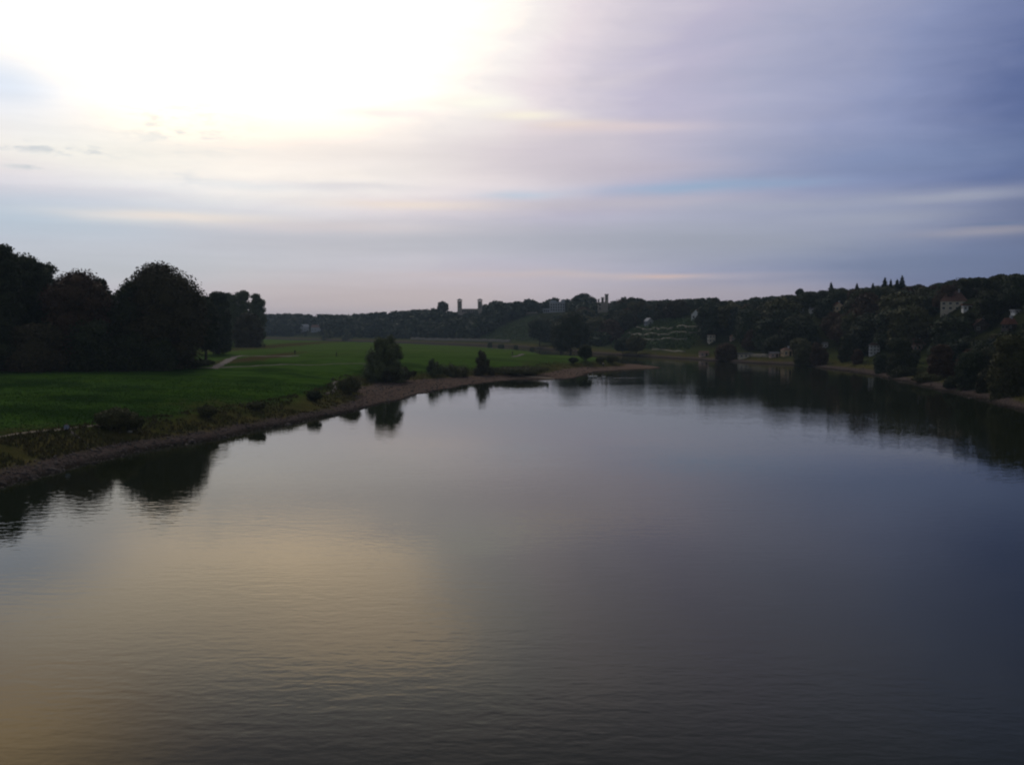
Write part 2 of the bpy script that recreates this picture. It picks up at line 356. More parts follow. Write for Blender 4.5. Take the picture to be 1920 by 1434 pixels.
# ------------------------------------------------------------------ ground sheet
# outlines of the two vineyard slopes
VINE = np.array([(1148, 654), (1150, 634), (1182, 618), (1205, 608), (1235, 600), (1290, 599), (1345, 597), (1342, 606), (1322, 622), (1306, 640), (1290, 656)])
VINE2 = np.array([(897, 637), (905, 628), (945, 610), (985, 594), (1012, 594), (1012, 620), (1000, 640)])
def build_ground():
    az, rr, P = G_AZ, G_R, G_P; z, shore, hill, sd, left = G_FULL
    n, m = len(az), len(rr)
    idx = np.arange(n * m).reshape(m, n)
    q = np.stack([idx[:-1, :-1], idx[:-1, 1:], idx[1:, 1:], idx[1:, :-1]], -1).reshape(-1, 4)[:, ::-1]
    q = q[(sd[q] > -9).any(1)]
    used = np.unique(q); re = -np.ones(n * m, int); re[used] = np.arange(len(used))
    me = mesh_np('ground', np.column_stack([P, z])[used], re[q], smooth=True)
    dry = np.zeros(len(P))
    for (x, y, rx, ry, a) in [(545, 646, 60, 18, 0.8), (495, 670, 48, 16, 0.85), (648, 662, 18, 22, 0.5), (40, 830, 160, 40, 0.75),
                              (440, 772, 220, 24, 0.6), (1000, 690, 70, 25, 0.5), (560, 630, 30, 20, 0.4)]:
        cx, cy, cz = hit(x, y); wx = rx * cy / F; wy = ry * cy * cy / (F * (H - cz))
        dry = np.maximum(dry, a * np.exp(-((P[:, 0] - cx) / wx) ** 2 - ((P[:, 1] - cy) / wy) ** 2))
    red = np.maximum(sst(P[:, 1], 225, 275) * sst(P[:, 0], -20, 12), 0.7 * sst(P[:, 1], 165, 200)) * (left > 0)
    pxy = np.stack([CX + F * P[:, 0] / np.maximum(P[:, 1], 1), HZ - F * (z - H) / np.maximum(P[:, 1], 1)], 1)
    hill = np.where(inside(pxy, VINE) | inside(pxy, VINE2), 15.0, hill)
    for nm, v in (('shore', shore), ('hill', hill), ('dry', dry), ('sd', sd), ('red', red)):
        at = me.attributes.new(nm, 'FLOAT', 'POINT'); at.data.foreach_set('value', np.asarray(v, np.float32)[used])
    def f(N, b):
        def att(nm):
            a = N.t.nodes.new('ShaderNodeAttribute'); a.attribute_name = nm; return a.outputs['Fac']
        g = N.t.nodes.new('ShaderNodeTexCoord').outputs['Object']
        nb = N.noise(g, 0.05, 5.0, 0.6); nm_ = N.noise(g, 0.35, 4.0, 0.6); nf = N.noise(g, 2.6, 4.0, 0.65)
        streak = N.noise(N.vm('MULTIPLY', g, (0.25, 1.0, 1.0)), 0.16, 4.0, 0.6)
        grass = N.ramp(nm_, [(0.28, (0.022, 0.052, 0.006, 1)), (0.52, (0.044, 0.096, 0.010, 1)), (0.74, (0.082, 0.140, 0.017, 1))])
        grass = N.mix(N.smooth(streak, 0.40, 0.62), grass, (0.056, 0.115, 0.020, 1))
        grass = N.mix(N.smooth(nb, 0.46, 0.62), grass, (0.020, 0.048, 0.008, 1))
        sp = N.t.nodes.new('ShaderNodeSeparateXYZ'); N.l.new(g, sp.inputs[0])
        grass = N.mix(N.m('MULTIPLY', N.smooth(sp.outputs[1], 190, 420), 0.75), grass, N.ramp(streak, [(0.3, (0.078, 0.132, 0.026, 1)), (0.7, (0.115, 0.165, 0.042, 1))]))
        dryc = N.ramp(nf, [(0.3, (0.055, 0.046, 0.018, 1)), (0.7, (0.11, 0.082, 0.040, 1))])
        dmask = N.smooth(N.m('ADD', att('dry'), N.m('MULTIPLY', N.m('SUBTRACT', nm_, 0.5), 0.9)), 0.35, 0.8)
        grass = N.mix(dmask, grass, dryc)
        sh = N.m('ADD', att('shore'), N.m('MULTIPLY', N.m('SUBTRACT', nm_, 0.5), 5.0))
        rough = N.ramp(nm_, [(0.3, (0.060, 0.066, 0.018, 1)), (0.7, (0.120, 0.096, 0.036, 1))])   # rank bank growth
        grass = N.mix(N.smooth(att('hill'), 0.5, 3.0), grass, (0.052, 0.062, 0.022, 1))
        land = N.mix(N.smooth(sh, 2.5, 7.5), rough, grass)
        grav = N.ramp(nf, [(0.30, (0.055, 0.042, 0.038, 1)), (0.5, (0.098, 0.074, 0.066, 1)), (0.72, (0.17, 0.13, 0.112, 1))])
        sand = N.ramp(nf, [(0.3, (0.12, 0.084, 0.066, 1)), (0.7, (0.21, 0.145, 0.112, 1))])
        grav = N.mix(att('red'), grav, sand)
        wet = N.smooth(N.m('ADD', att('sd'), N.m('MULTIPLY', N.m('SUBTRACT', nf, 0.5), 1.2)), 0.2, 1.6)
        grav = N.mix(wet, (0.030, 0.025, 0.020, 1), grav)
        land = N.mix(N.smooth(sh, -1.2, 1.2), grav, land)
        wood = N.ramp(nm_, [(0.3, (0.020, 0.026, 0.012, 1)), (0.7, (0.040, 0.044, 0.018, 1))])
        land = N.mix(N.smooth(att('hill'), 24, 34), land, wood)
        N.l.new(land, b.inputs['Base Color'])
        bp = N.t.nodes.new('ShaderNodeBump'); bp.inputs['Strength'].default_value = 0.9; bp.inputs['Distance'].default_value = 0.5
        N.l.new(N.m('ADD', nm_, N.m('MULTIPLY', nf, 0.5)), bp.inputs['Height']); N.l.new(bp.outputs[0], b.inputs['Normal'])
        b.inputs['Roughness'].default_value = 1.0; b.inputs['Specular IOR Level'].default_value = 0.0
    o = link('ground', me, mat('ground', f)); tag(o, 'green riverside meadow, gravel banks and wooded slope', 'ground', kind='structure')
build_ground()

# ------------------------------------------------------------------ water
def build_water():
    mb = MB(); S = 6000
    mb.poly([(-S, -600, 0), (S, -600, 0), (S, 9000, 0), (-S, 9000, 0)])
    def f(N, b):
        g = N.t.nodes.new('ShaderNodeTexCoord').outputs['Object']
        patch = N.smooth(N.noise(N.vm('MULTIPLY', g, (0.5, 1.0, 1.0)), 0.035, 3.0, 0.6), 0.36, 0.66)
        amp = N.m('ADD', 0.55, N.m('MULTIPLY', patch, 0.9))
        def height(off):
            p = N.vm('ADD', g, off)
            a = N.noise(N.vm('MULTIPLY', p, (0.40, 1.0, 1.0)), 1.35, 1.0, 0.5, 0.4)
            c = N.noise(N.vm('MULTIPLY', p, (0.6, 1.0, 1.0)), 3.1, 1.0, 0.5)
            d = N.noise(N.vm('MULTIPLY', p, (0.5, 1.0, 1.0)), 0.20, 1.0, 0.5)
            return N.m('ADD', N.m('ADD', N.m('MULTIPLY', a, 0.0085), N.m('MULTIPLY', c, 0.0042)), N.m('MULTIPLY', d, 0.007))
        e = 0.06; h0 = height((0, 0, 0)); hx = height((e, 0, 0)); hy = height((0, e, 0))
        cn = N.t.nodes.new('ShaderNodeCombineXYZ'); cn.inputs[2].default_value = 1.0
        N.l.new(N.m('MULTIPLY', N.m('DIVIDE', N.m('SUBTRACT', h0, hx), e), amp), cn.inputs[0])
        N.l.new(N.m('MULTIPLY', N.m('DIVIDE', N.m('SUBTRACT', h0, hy), e), amp), cn.inputs[1])
        N.l.new(N.vm('NORMALIZE', cn.outputs[0]), b.inputs['Normal'])
        b.inputs['Base Color'].default_value = (0.014, 0.018, 0.008, 1)
        b.inputs['Roughness'].default_value = 0.03; b.inputs['IOR'].default_value = 1.17
        b.inputs['Specular IOR Level'].default_value = 0.5
    o = mb.build('river_water', mat('river_water', f)); tag(o, 'calm wide river with faint ripples', 'river', kind='structure')
build_water()
M_WATER = MATS['river_water']

# ------------------------------------------------------------------ paths
def strip(name, px, width, m, label, lift=0.035, cat='path'):
    P = [hit(*p) for p in px]
    pts = []
    for a, b in zip(P[:-1], P[1:]):
        n = max(2, int(math.dist(a[:2], b[:2]) / 1.2))
        pts += [(a[0] + (b[0] - a[0]) * i / n, a[1] + (b[1] - a[1]) * i / n) for i in range(n)]
    pts.append(P[-1][:2]); rng = random.Random(len(pts))
    V, Fq = [], []
    for i, p in enumerate(pts):
        a, b = pts[max(i - 1, 0)], pts[min(i + 1, len(pts) - 1)]
        d = Vector((b[0] - a[0], b[1] - a[1])).normalized(); nx, ny = -d.y, d.x
        w = width * (0.5 + 0.12 * math.sin(i * 0.9) + rng.uniform(-.08, .08))
        for t in (-1, -0.33, 0.33, 1):
            x, y = p[0] + nx * w * t, p[1] + ny * w * t
            V.append((x, y, gz(x, y) + lift * (1.0 if abs(t) < 0.5 else 0.2)))
        if i: k = 4 * i; Fq += [(k - 4 + j, k - 3 + j, k + 1 + j, k + j) for j in range(3)]
    me = mesh_np(name, np.array(V), np.array(Fq), True)
    return tag(link(name, me, m), label, cat, kind='structure')
M_PATH = plain('path_dust', (0.20, 0.165, 0.12), 1.2, 0.3, 0.95)
M_PATH2 = plain('path_grey', (0.15, 0.125, 0.11), 1.0, 0.3, 0.95)
strip('path', [(-60, 828), (20, 815), (70, 809), (130, 803), (190, 797), (225, 793)], 0.75, M_PATH, 'narrow trodden path along the near bank top', 0.06)
strip('path', [(396, 691), (412, 684), (428, 675), (438, 670), (452, 667), (500, 668), (560, 667)], 2.2, M_PATH2, 'pale dirt path curving up from the hedge', 0.10)
strip('path', [(250, 694), (330, 691), (400, 689), (470, 687), (560, 684), (690, 682)], 1.3, M_PATH2, 'thin level path crossing the meadow', 0.10)
strip('path', [(610, 740), (624, 734), (629, 727), (624, 719), (634, 714)], 0.55, M_PATH2, 'short sandy track dropping to the beach', 0.05)
strip('path', [(958, 669), (972, 667), (980, 664)], 1.6, M_PATH2, 'short pale bend of path on the far meadow', 0.15)
strip('path', [(127, 808), (138, 817), (152, 828), (164, 836)], 0.5, plain('path_mud', (0.05, 0.04, 0.035)), 'dark trodden track from bank top down to the gravel', 0.06)

# ------------------------------------------------------------------ trees
def unit_dirs(rng, n):
    v = rng.normal(size=(n, 3)); return v / np.linalg.norm(v, axis=1)[:, None]
def crown_mesh(name, rng, lobes, n, size, core=True, shell=(0.70, 1.10), up=0.25):
    """lobes: (k,6) centre and radii; n small leaf-clump faces spread through the shells"""
    L = np.asarray(lobes, float); w = (L[:, 3] * L[:, 4] + L[:, 4] * L[:, 5] + L[:, 3] * L[:, 5]); w /= w.sum()
    k = rng.choice(len(L), int(n * 1.5), p=w); d = unit_dirs(rng, len(k))
    r = rng.uniform(shell[0], shell[1], len(k)) + (rng.random(len(k)) < 0.10) * rng.uniform(0, 0.13, len(k))
    P = L[k, :3] + d * L[k, 3:] * r[:, None]
    keep = np.ones(len(P), bool)
    for j, l in enumerate(L):
        q = ((P - l[:3]) / l[3:]); keep &= ~(((q * q).sum(1) < 0.42) & (k != j))
    P, d = P[keep][:n], d[keep][:n]; n = len(P)
    nn = d * 0.7 + unit_dirs(rng, n) * 0.8 + np.array([0, 0, up]); nn /= np.linalg.norm(nn, axis=1)[:, None]
    t = np.cross(nn, unit_dirs(rng, n)); t /= np.linalg.norm(t, axis=1)[:, None] + 1e-9; b = np.cross(nn, t)
    s = size * rng.uniform(0.55, 1.35, n)[:, None]
    V = np.stack([P + t * s * 0.62, P + b * s * 0.40, P - t * s * 0.62, P - b * s * 0.40], 1).reshape(-1, 3)
    Fc = [np.arange(4 * n).reshape(n, 4)]
    if core:
        vs, fs = [V], []; off = len(V); NU, NV = 7, 4
        for l in L:
            th = np.linspace(0.25, math.pi - 0.25, NV); ph = np.linspace(0, 2 * math.pi, NU, endpoint=False)
            T, Ph = np.meshgrid(th, ph, indexing='ij')
            S = np.stack([np.sin(T) * np.cos(Ph), np.sin(T) * np.sin(Ph), np.cos(T)], -1).reshape(-1, 3)
            S = S * (0.66 + 0.10 * rng.random(len(S)))[:, None]
            vs.append(l[:3] + S * l[3:]); I = np.arange(NU * NV).reshape(NV, NU)
            q = np.stack([I[:-1], I[1:], np.roll(I[1:], -1, 1), np.roll(I[:-1], -1, 1)], -1).reshape(-1, 4)
            fs.append(q + off); off += NU * NV
        V = np.vstack(vs); Fc.append(np.vstack(fs))
    return mesh_np(name, V, Fc)
def lobes_round(rng, w, h, z0, n=18, flat=0.85):
    """cauliflower crown of width w between z0 and h"""
    c = np.array([0, 0, (z0 + h) / 2]); R = np.array([w / 2, w / 2, (h - z0) / 2]); out = [np.r_[c, R * 0.80]]; q = min(R[0], R[2])
    i = 0
    while len(out) < n:
        i += 1
        d = unit_dirs(rng, 1)[0]
        if d[2] < -0.75: continue
        d = d / (np.abs(d) ** 2.25).sum() ** (1 / 2.25)          # fuller shoulders than an ellipsoid
        r = rng.uniform(0.26, 0.46); rad = q * r * 1.1 * rng.uniform(0.85, 1.15, 3) * np.array([1.05, 1.05, flat])
        out.append(np.r_[c + d * (R - rad) * rng.uniform(0.9, 1.03), rad])
    L = np.array(out)
    L[:, 2] += h - (L[:, 2] + L[:, 5]).max()
    k = (w / 2) / max((np.abs(L[:, 0]) + L[:, 3]).max(), .01); L[:, [0, 1, 3, 4]] *= k
    return L
def trunk_mesh(rng, h, r, z_top, w, limbs=5):
    mb = MB(); lean = rng.uniform(-.03, .03, 2) * h
    mb.tube([(0, 0, -0.6), (0, 0, 0.15 * h), (lean[0] * .5, lean[1] * .5, 0.4 * h), (lean[0], lean[1], z_top)], [r * 1.35, r, r * .75, r * .3], 8)
    for i in range(limbs):
        a = 2 * math.pi * i / limbs + rng.uniform(-.4, .4); zb = h * rng.uniform(0.2, 0.42); L = w * rng.uniform(0.28, 0.42)
        mb.tube([(lean[0] * .4, lean[1] * .4, zb), (math.cos(a) * L * .5, math.sin(a) * L * .5, zb + h * .14),
                 (math.cos(a) * L, math.sin(a) * L, zb + h * rng.uniform(.25, .38))], [r * .5, r * .34, r * .12], 6)
    me = bpy.data.meshes.new('trunk'); me.from_pydata(mb.v, [], mb.f); me.update(); me.materials.append(M_BARK); return me
SEED = [100]
def tree(name, x, ybase, wpx, ytop, label, m=None, n=9000, size=0.5, z0=0.18, cat='tree', group=None, D=None, lobes=None, nl=20, trunk=True, depth=1.0, shape='round'):
    """one tree or bush set where its foot appears in the photograph"""
    SEED[0] += 1; rng = np.random.default_rng(SEED[0])
    if D is None: X, Y, Z = hit(x, ybase)
    else: Y = D; X = (x - CX) / F * D; Z = max(gz(X, Y), 0)
    w = wpx * Y / F; h = max(H + (HZ - ytop) / F * Y - Z, 0.5)
    root = empty(name, (X, Y, Z)); tag(root, label, cat, group)
    if shape == 'tall':
        L = []
        for i in range(nl):
            t = (i + .5) / nl; rr = w * .5 * (0.55 + 0.45 * math.sin(math.pi * min(t * 1.1 + .12, 1)))
            a = rng.uniform(0, 6.28); o = rr * rng.uniform(0, .45)
            L.append([math.cos(a) * o, math.sin(a) * o, h * (z0 + (1 - z0) * t * 0.95), rr * .6, rr * .6, h / nl * 1.7])
        L = np.array(L)
    elif shape == 'loose':
        L = []
        for i in range(nl):
            a = rng.uniform(0, 6.28); t = (i + .5) / nl; o = w * .5 * (1 - .55 * t ** 1.4) * math.sqrt(rng.random()) * .85
            q = w * rng.uniform(.10, .19) * (1 - .35 * t)
            L.append([math.cos(a) * o, math.sin(a) * o, h * (.04 + .9 * t), q, q, q * rng.uniform(1.0, 1.8)])
        L = np.array(L); L[:, 2] += (h - (L[:, 2] + L[:, 5]).max()) * L[:, 2] / h
        k_ = (w / 2) / (np.abs(L[:, 0]) + L[:, 3]).max(); L[:, [0, 1]] *= k_
    elif shape == 'spiky':
        L = []
        for i in range(nl):
            a = rng.uniform(0, 6.28); o = w * .5 * math.sqrt(rng.random()) * .8; top = h * (1 - .55 * (o / (w * .5)) ** 1.5) * rng.uniform(.75, 1.0)
            q = rng.uniform(.07, .12); L.append([math.cos(a) * o, math.sin(a) * o * depth, top * rng.uniform(.5, .7), w * q, w * q, top * rng.uniform(.28, .42)])
            if i % 3 == 0: L.append([math.cos(a) * o, math.sin(a) * o * depth, h * .2, w * .15, w * .15, h * .22])
        L = np.array(L); L[:, 2] *= h / (L[:, 2] + L[:, 5]).max(); L[:, 5] *= 1.0
        k_ = (w / 2) / (np.abs(L[:, 0]) + L[:, 3]).max(); L[:, [0, 1]] *= k_
    else:
        L = lobes_round(rng, w, h, h * z0, nl)
        L[:, 1] *= depth
    link('crown', crown_mesh('crown', rng, L, n, size), m or M_LEAF, root)
    if trunk:
        link('trunk', trunk_mesh(rng, h, max(0.02 * h, 0.05), h * .7, w), M_BARK, root)
    else:
        mb = MB()
        for i in range(5):
            a = i * 1.257; mb.tube([(0.1 * math.cos(a), 0.1 * math.sin(a), -.3), (w * .12 * math.cos(a), w * .12 * math.sin(a), h * .35), (w * .25 * math.cos(a), w * .25 * math.sin(a), h * .7)], [.06, .045, .02], 5)
        mb.build('stem', M_BARK, root)
    return root

# the wood on the left bank
tree('broadleaf_tree', -70, 692, 190, 452, 'tall dark tree at the left edge, outermost of the wood', n=14000, size=.6, nl=30, z0=-.15)
tree('broadleaf_tree', 2, 694, 84, 459, 'tallest dark green tree on the left, peaked crown by the picture edge', n=15000, size=.5, z0=-.1, nl=40)
tree('broadleaf_tree', 50, 690, 110, 476, 'dark tree with lower rounded top between the peaked tree and the russet one', n=15000, size=.5, z0=-.15, nl=40)
tree('broadleaf_tree', 92, 682, 70, 493, 'thin topped tree behind the russet tree on its left', n=8000, size=.5, z0=-.2, nl=30)
tree('russet_tree', 146, 692, 134, 504, 'broad tree with brownish red leaves in the left wood', M_LEAF_RED, n=18000, size=.5, z0=-.2, nl=44)
tree('broadleaf_tree', 192, 688, 70, 520, 'slim dark tree squeezed between russet tree and big round tree', n=10000, size=.5, z0=-.2, nl=34)
tree('round_tree', 306, 690, 172, 491, 'huge dome shaped dark tree standing nearest the open meadow', n=30000, size=.48, z0=-.12, nl=64)
tree('broadleaf_tree', 243, 691, 74, 527, 'dark tree filling the left flank of the dome tree', n=10000, size=.5, z0=-.2, nl=34)
tree('broadleaf_tree', 386, 680, 56, 556, 'low hanging dark tree at the right foot of the dome tree', n=9000, size=.5, z0=.06, nl=30)
tree('broadleaf_tree', 411, 664, 52, 547, 'narrow dark tree just right of the dome tree', n=9000, size=.5, z0=-.15, nl=30)
tree('poplar', 434, 649, 36, 549, 'leftmost of three farther upright trees beside the dome tree', M_WILLOW, n=8000, size=.55, z0=-.1, nl=36)
tree('poplar', 456, 648, 38, 544, 'tallest of three farther upright trees, middle one', M_WILLOW, n=8000, size=.55, z0=-.1, nl=36)
tree('poplar', 484, 647, 34, 550, 'rightmost of three farther upright trees, next to open meadow', M_WILLOW, n=8000, size=.55, z0=-.1, nl=36)
tree('undergrowth_bush', 466, 651, 60, 585, 'low leafy growth under the three farther upright trees', n=8000, size=.55, z0=-.5, nl=30, cat='bush', trunk=False)
for i, (x, yb, w, yt, d) in enumerate([(-20, 696, 130, 600, 'low dark undergrowth bush under the tall trees at the left edge'), (70, 696, 120, 606, 'dark undergrowth bush under the rounded tree left of the russet one'),
        (165, 695, 110, 600, 'dark undergrowth bush below the russet tree'), (246, 694, 80, 622, 'dark bush below the left half of the dome tree'), (296, 694, 70, 632, 'dark bush below the middle of the dome tree')]):
    tree('undergrowth_bush', x, yb, w, yt, d, n=7000, size=.5, z0=-.4, cat='bush', group='undergrowth along the wood', trunk=False, nl=16)
tree('hedge', 362, 690, 84, 673, 'low clipped dark hedge at the meadow corner beside the path', n=6000, size=.3, z0=0.0, cat='hedge', trunk=False, nl=16, depth=.35)
# riverside bushes of the left bank
tree('bank_bush', 214, 806, 82, 764, 'large grey green bush on the near bank beside the path end', M_LEAF_OLIVE, n=12000, size=.16, z0=0.0, cat='bush', trunk=False, nl=22)
tree('bank_bush', 250, 805, 34, 782, 'small bush touching the right side of the large near bush', M_LEAF_OLIVE, n=4000, size=.14, z0=0.0, cat='bush', trunk=False, nl=12)
tree('bank_bush', 588, 752, 30, 733, 'dark rounded bush on the bank between near bush and beach', M_LEAF, n=4000, size=.16, z0=0.0, cat='bush', trunk=False, nl=12)
tree('bank_bush', 656, 740, 46, 706, 'dark bush at the left end of the sandy beach', M_LEAF_OLIVE, n=6000, size=.2, z0=0.0, cat='bush', trunk=False, nl=16)
tree('bank_bush', 388, 782, 40, 758, 'low olive bush on the bank below the meadow', M_LEAF_OLIVE, n=4000, size=.15, z0=0.0, cat='bush', trunk=False, nl=12)
tree('bank_bush', 480, 768, 40, 752, 'low straggling bush along the dark bank edge', M_LEAF_OLIVE, n=3500, size=.15, z0=0.0, cat='bush', trunk=False, nl=12)
tree('willow', 722, 716, 88, 627, 'bushy upright willow standing alone above the beach', m=M_WILLOW, n=11000, size=.28, z0=0.0, shape='loose', nl=40)
tree('bank_bush', 735, 716, 92, 688, 'spreading low growth around the foot of the willow', n=7000, size=.28, z0=0.0, cat='bush', trunk=False, nl=18)
tree('bank_bush', 812, 700, 40, 672, 'upright bush at the left of the low shoreline bushes', m=M_WILLOW, n=2600, size=.22, shape='loose', cat='bush', trunk=False, nl=14)
tree('bank_bush', 850, 703, 66, 680, 'wide low bush on the shoreline right of the willow', M_LEAF_OLIVE, n=4200, size=.22, shape='loose', cat='bush', trunk=False, nl=16)
tree('small_tree', 905, 703, 44, 656, 'slender small tree on the shoreline right of the willow', n=5000, size=.24, shape='loose', nl=22)
tree('bank_bush', 975, 702, 110, 686, 'long low growth along the bank above the spit', M_LEAF_OLIVE, n=6000, size=.3, z0=0.0, cat='bush', trunk=False, nl=18, depth=.4)
tree('broadleaf_tree', 1070, 666, 78, 582, 'large dark solitary tree at the end of the meadow', n=16000, size=.45, z0=-.06, nl=40)
tree('broadleaf_tree', 1052, 664, 44, 604, 'smaller crown joined to the left of the large solitary tree', n=7000, size=.45, z0=-.1, nl=24)
tree('bank_bush', 1097, 678, 30, 646, 'round bush right of the large solitary tree', n=5000, size=.3, z0=0.0, cat='bush', trunk=False, nl=14)
tree('bank_bush', 1075, 682, 20, 670, 'small bush below the large solitary tree', n=2000, size=.3, z0=0.0, cat='bush', trunk=False, nl=10)
tree('bank_bush', 1126, 681, 18, 668, 'small brown bush on the root of the spit', M_LEAF_OLIVE, n=2000, size=.3, z0=0.0, cat='bush', trunk=False, nl=10)
tree('bank_bush', 1148, 681, 26, 666, 'low brown bush on the spit, farthest out', M_LEAF_OLIVE, n=2500, size=.3, z0=0.0, cat='bush', trunk=False, nl=10)
for i, (x, yb, w, yt, d) in enumerate([(545, 630, 20, 612, 'leftmost dark bush along the far meadow edge'), (614, 634, 26, 617, 'second dark bush along the far meadow edge'), (652, 636, 24, 616, 'third dark bush along the far meadow edge'),
        (918, 648, 11, 642, 'first low dark bush below the far river wall'), (940, 650, 14, 645, 'second low dark bush below the far river wall'), (968, 652, 11, 647, 'third low dark bush below the far river wall'), (998, 655, 9, 651, 'fourth low dark bush, nearest the solitary tree')]):
    tree('meadow_bush', x, yb, w, yt, d, m=M_WILLOW, n=1800, size=.5, shape='loose', cat='bush', trunk=False, nl=16)

# ------------------------------------------------------------------ houses and castles
M_WALLS = {'cream': plain('plaster_cream', (0.66, 0.59, 0.46), 1.0, .15), 'white': plain('plaster_white', (0.82, 0.82, 0.80), 1.0, .12),
           'grey': plain('plaster_grey', (0.48, 0.49, 0.52), 1.0, .15), 'sand': plain('sandstone', (0.46, 0.39, 0.32), .8, .25),
           'ochre': plain('plaster_ochre', (0.70, 0.52, 0.32), 1.0, .15), 'pink': plain('plaster_pink', (0.55, 0.40, 0.35), 1.0, .15),
           'dark': plain('timber_dark', (0.09, 0.075, 0.065), 1.0, .25)}
M_ROOFS = {'red': plain('roof_red', (0.22, 0.10, 0.07), 2.0, .3), 'brown': plain('roof_brown', (0.16, 0.085, 0.065), 2.0, .3),
           'slate': plain('roof_slate', (0.11, 0.11, 0.125), 2.0, .25), 'pale': plain('roof_pale', (0.46, 0.46, 0.48), 2.0, .2)}
M_GLASS = plain('window_glass', (0.02, 0.023, 0.028), 1.0, .2, 0.12)
M_FRAME = plain('window_frame', (0.55, 0.53, 0.50), 1.0, .1)
M_STONE = plain('dry_stone', (0.21, 0.19, 0.15), 1.4, .35)
def window(x, y, z, w, h, parent, axis='y', s=-1, framed=True):
    """a window standing 3 cm proud of the wall at (x, y); s is the side it faces"""
    a, b = (MB(), MB()); t = 0.03
    def bx(mb, u0, u1, z0, z1, d0, d1):
        lo, hi = sorted((d0 * s, d1 * s))
        if axis == 'y': mb.box(x + u0, x + u1, y + lo, y + hi, z0, z1)
        else: mb.box(x + lo, x + hi, y + u0, y + u1, z0, z1)
    bx(a, -w / 2, w / 2, z, z + h, -.05, t); o = a.build('window', M_GLASS, parent)
    if framed:
        for q in ((-w / 2 - .1, -w / 2, z - .1, z + h + .1), (w / 2, w / 2 + .1, z - .1, z + h + .1), (-w / 2, w / 2, z + h, z + h + .1), (-w / 2, w / 2, z - .12, z)):
            bx(b, *q, -.05, t + .05)
        bx(b, -.04, .04, z, z + h, t, t + .03); b.build('frame', M_FRAME, o)
    return o
CLEAR = []                                           # (x0, x1, y_bottom, distance): trees in front stay below
def house(name, x, yb, wpx, yeave, yridge, label, wall='cream', roof='red', kind='gable', rz=0.0, depth=0.8, rows=2, cols=3, chimney=True, door=True, D=None, pad=3, yclear=None):
    if D is None: X, Y, Z = hit(x, yb)
    else:
        Y = D; X = (x - CX) / F * D; Z = gz(X, Y)
    zb = H + (HZ - yb) / F * Y
    w = wpx * Y / F; d = max(w * depth, 2.5); he = max((yb - yeave) * Y / F, 0.9 if name == 'shelter' else 1.6); hr = max((yeave - yridge) * Y / F, 0.3)
    root = empty(name, (X, Y, zb), math.atan2(-X, Y) * 0 + math.radians(rz)); tag(root, label, 'house')
    base = min(-.3, min(gz(X + a, Y + b) for a in (-w / 2, 0, w / 2) for b in (-.3, d / 2)) - zb - .4)
    MB().box(-w / 2, w / 2, 0, d, base, he).build('wall', M_WALLS[wall], root)
    o = .3; e = he - .02; r = MB()
    if kind == 'gable':                              # ridge along x
        r.poly([(-w/2-o, -o, e), (w/2+o, -o, e), (w/2+o, d/2, e+hr), (-w/2-o, d/2, e+hr)]); r.poly([(w/2+o, d+o, e), (-w/2-o, d+o, e), (-w/2-o, d/2, e+hr), (w/2+o, d/2, e+hr)])
        r.poly([(-w/2-o, -o, e), (-w/2-o, d/2, e+hr), (-w/2-o, d+o, e)]); r.poly([(w/2+o, -o, e), (w/2+o, d+o, e), (w/2+o, d/2, e+hr)])
    elif kind == 'front':                            # gable towards the river
        r.poly([(-w/2-o, -o, e), (0, -o, e+hr), (0, d+o, e+hr), (-w/2-o, d+o, e)]); r.poly([(w/2+o, -o, e), (w/2+o, d+o, e), (0, d+o, e+hr), (0, -o, e+hr)])
        g = MB(); g.poly([(-w/2, -.02, he+.01), (w/2, -.02, he+.01), (0, -.02, e+hr*.93)]); g.build('gable', M_WALLS[wall], root)
        MB().poly([(-w/2, d, he+.01), (0, d, e+hr*.93), (w/2, d, he+.01)]).build('gable', M_WALLS[wall], root)
    elif kind == 'hip':
        k = min(w * .3, d * .45)
        A = [(-w/2-o, -o, e), (w/2+o, -o, e), (w/2+o, d+o, e), (-w/2-o, d+o, e)]; B = [(-w/2+k, d/2, e+hr), (w/2-k, d/2, e+hr)]
        r.poly([A[0], A[1], B[1], B[0]]); r.poly([A[1], A[2], B[1]]); r.poly([A[2], A[3], B[0], B[1]]); r.poly([A[3], A[0], B[0]])
    elif kind == 'flat': r.box(-w/2-o, w/2+o, -o, d+o, e, e + hr)
    if kind in ('gable', 'hip'): r.poly([(-w/2-o, -o, e), (-w/2-o, d+o, e), (w/2+o, d+o, e), (w/2+o, -o, e)])
    ro = r.build('roof', M_ROOFS[roof], root)
    if chimney and kind != 'flat': MB().box(w*.15, w*.15+.6, d*.4, d*.4+.6, e+hr*.3, e+hr+.7).build('chimney', M_WALLS['grey'], ro)
    fh = he / max(rows, 1); ww = min(0.9, w / (cols * 2.8)) if cols else 0
    for j in range(rows):
        for i in range(cols):
            px = -w/2 + w * (i + .5) / cols
            if door and j == 0 and i == cols - 1:
                dd = MB().box(px - .45, px + .45, -.06, .05, 0, min(2.0, fh * .85)).build('door', plain('door_wood', (0.07, 0.05, 0.035)), root); continue
            window(px, 0, j * fh + fh * .3, ww, min(1.2, fh * .40), root, framed=(wpx / max(cols, 1) > 4))
    for j in range(rows):
        for i in range(2): window(-w/2, d * (i + .5) / 2, j * fh + fh * .3, min(.9, d / 5), min(1.2, fh * .40), root, 'x', -1, framed=False)
    CLEAR.append((x - wpx / 2 - pad, x + wpx / 2 + pad, yclear or yb, Y - 1))
    return root

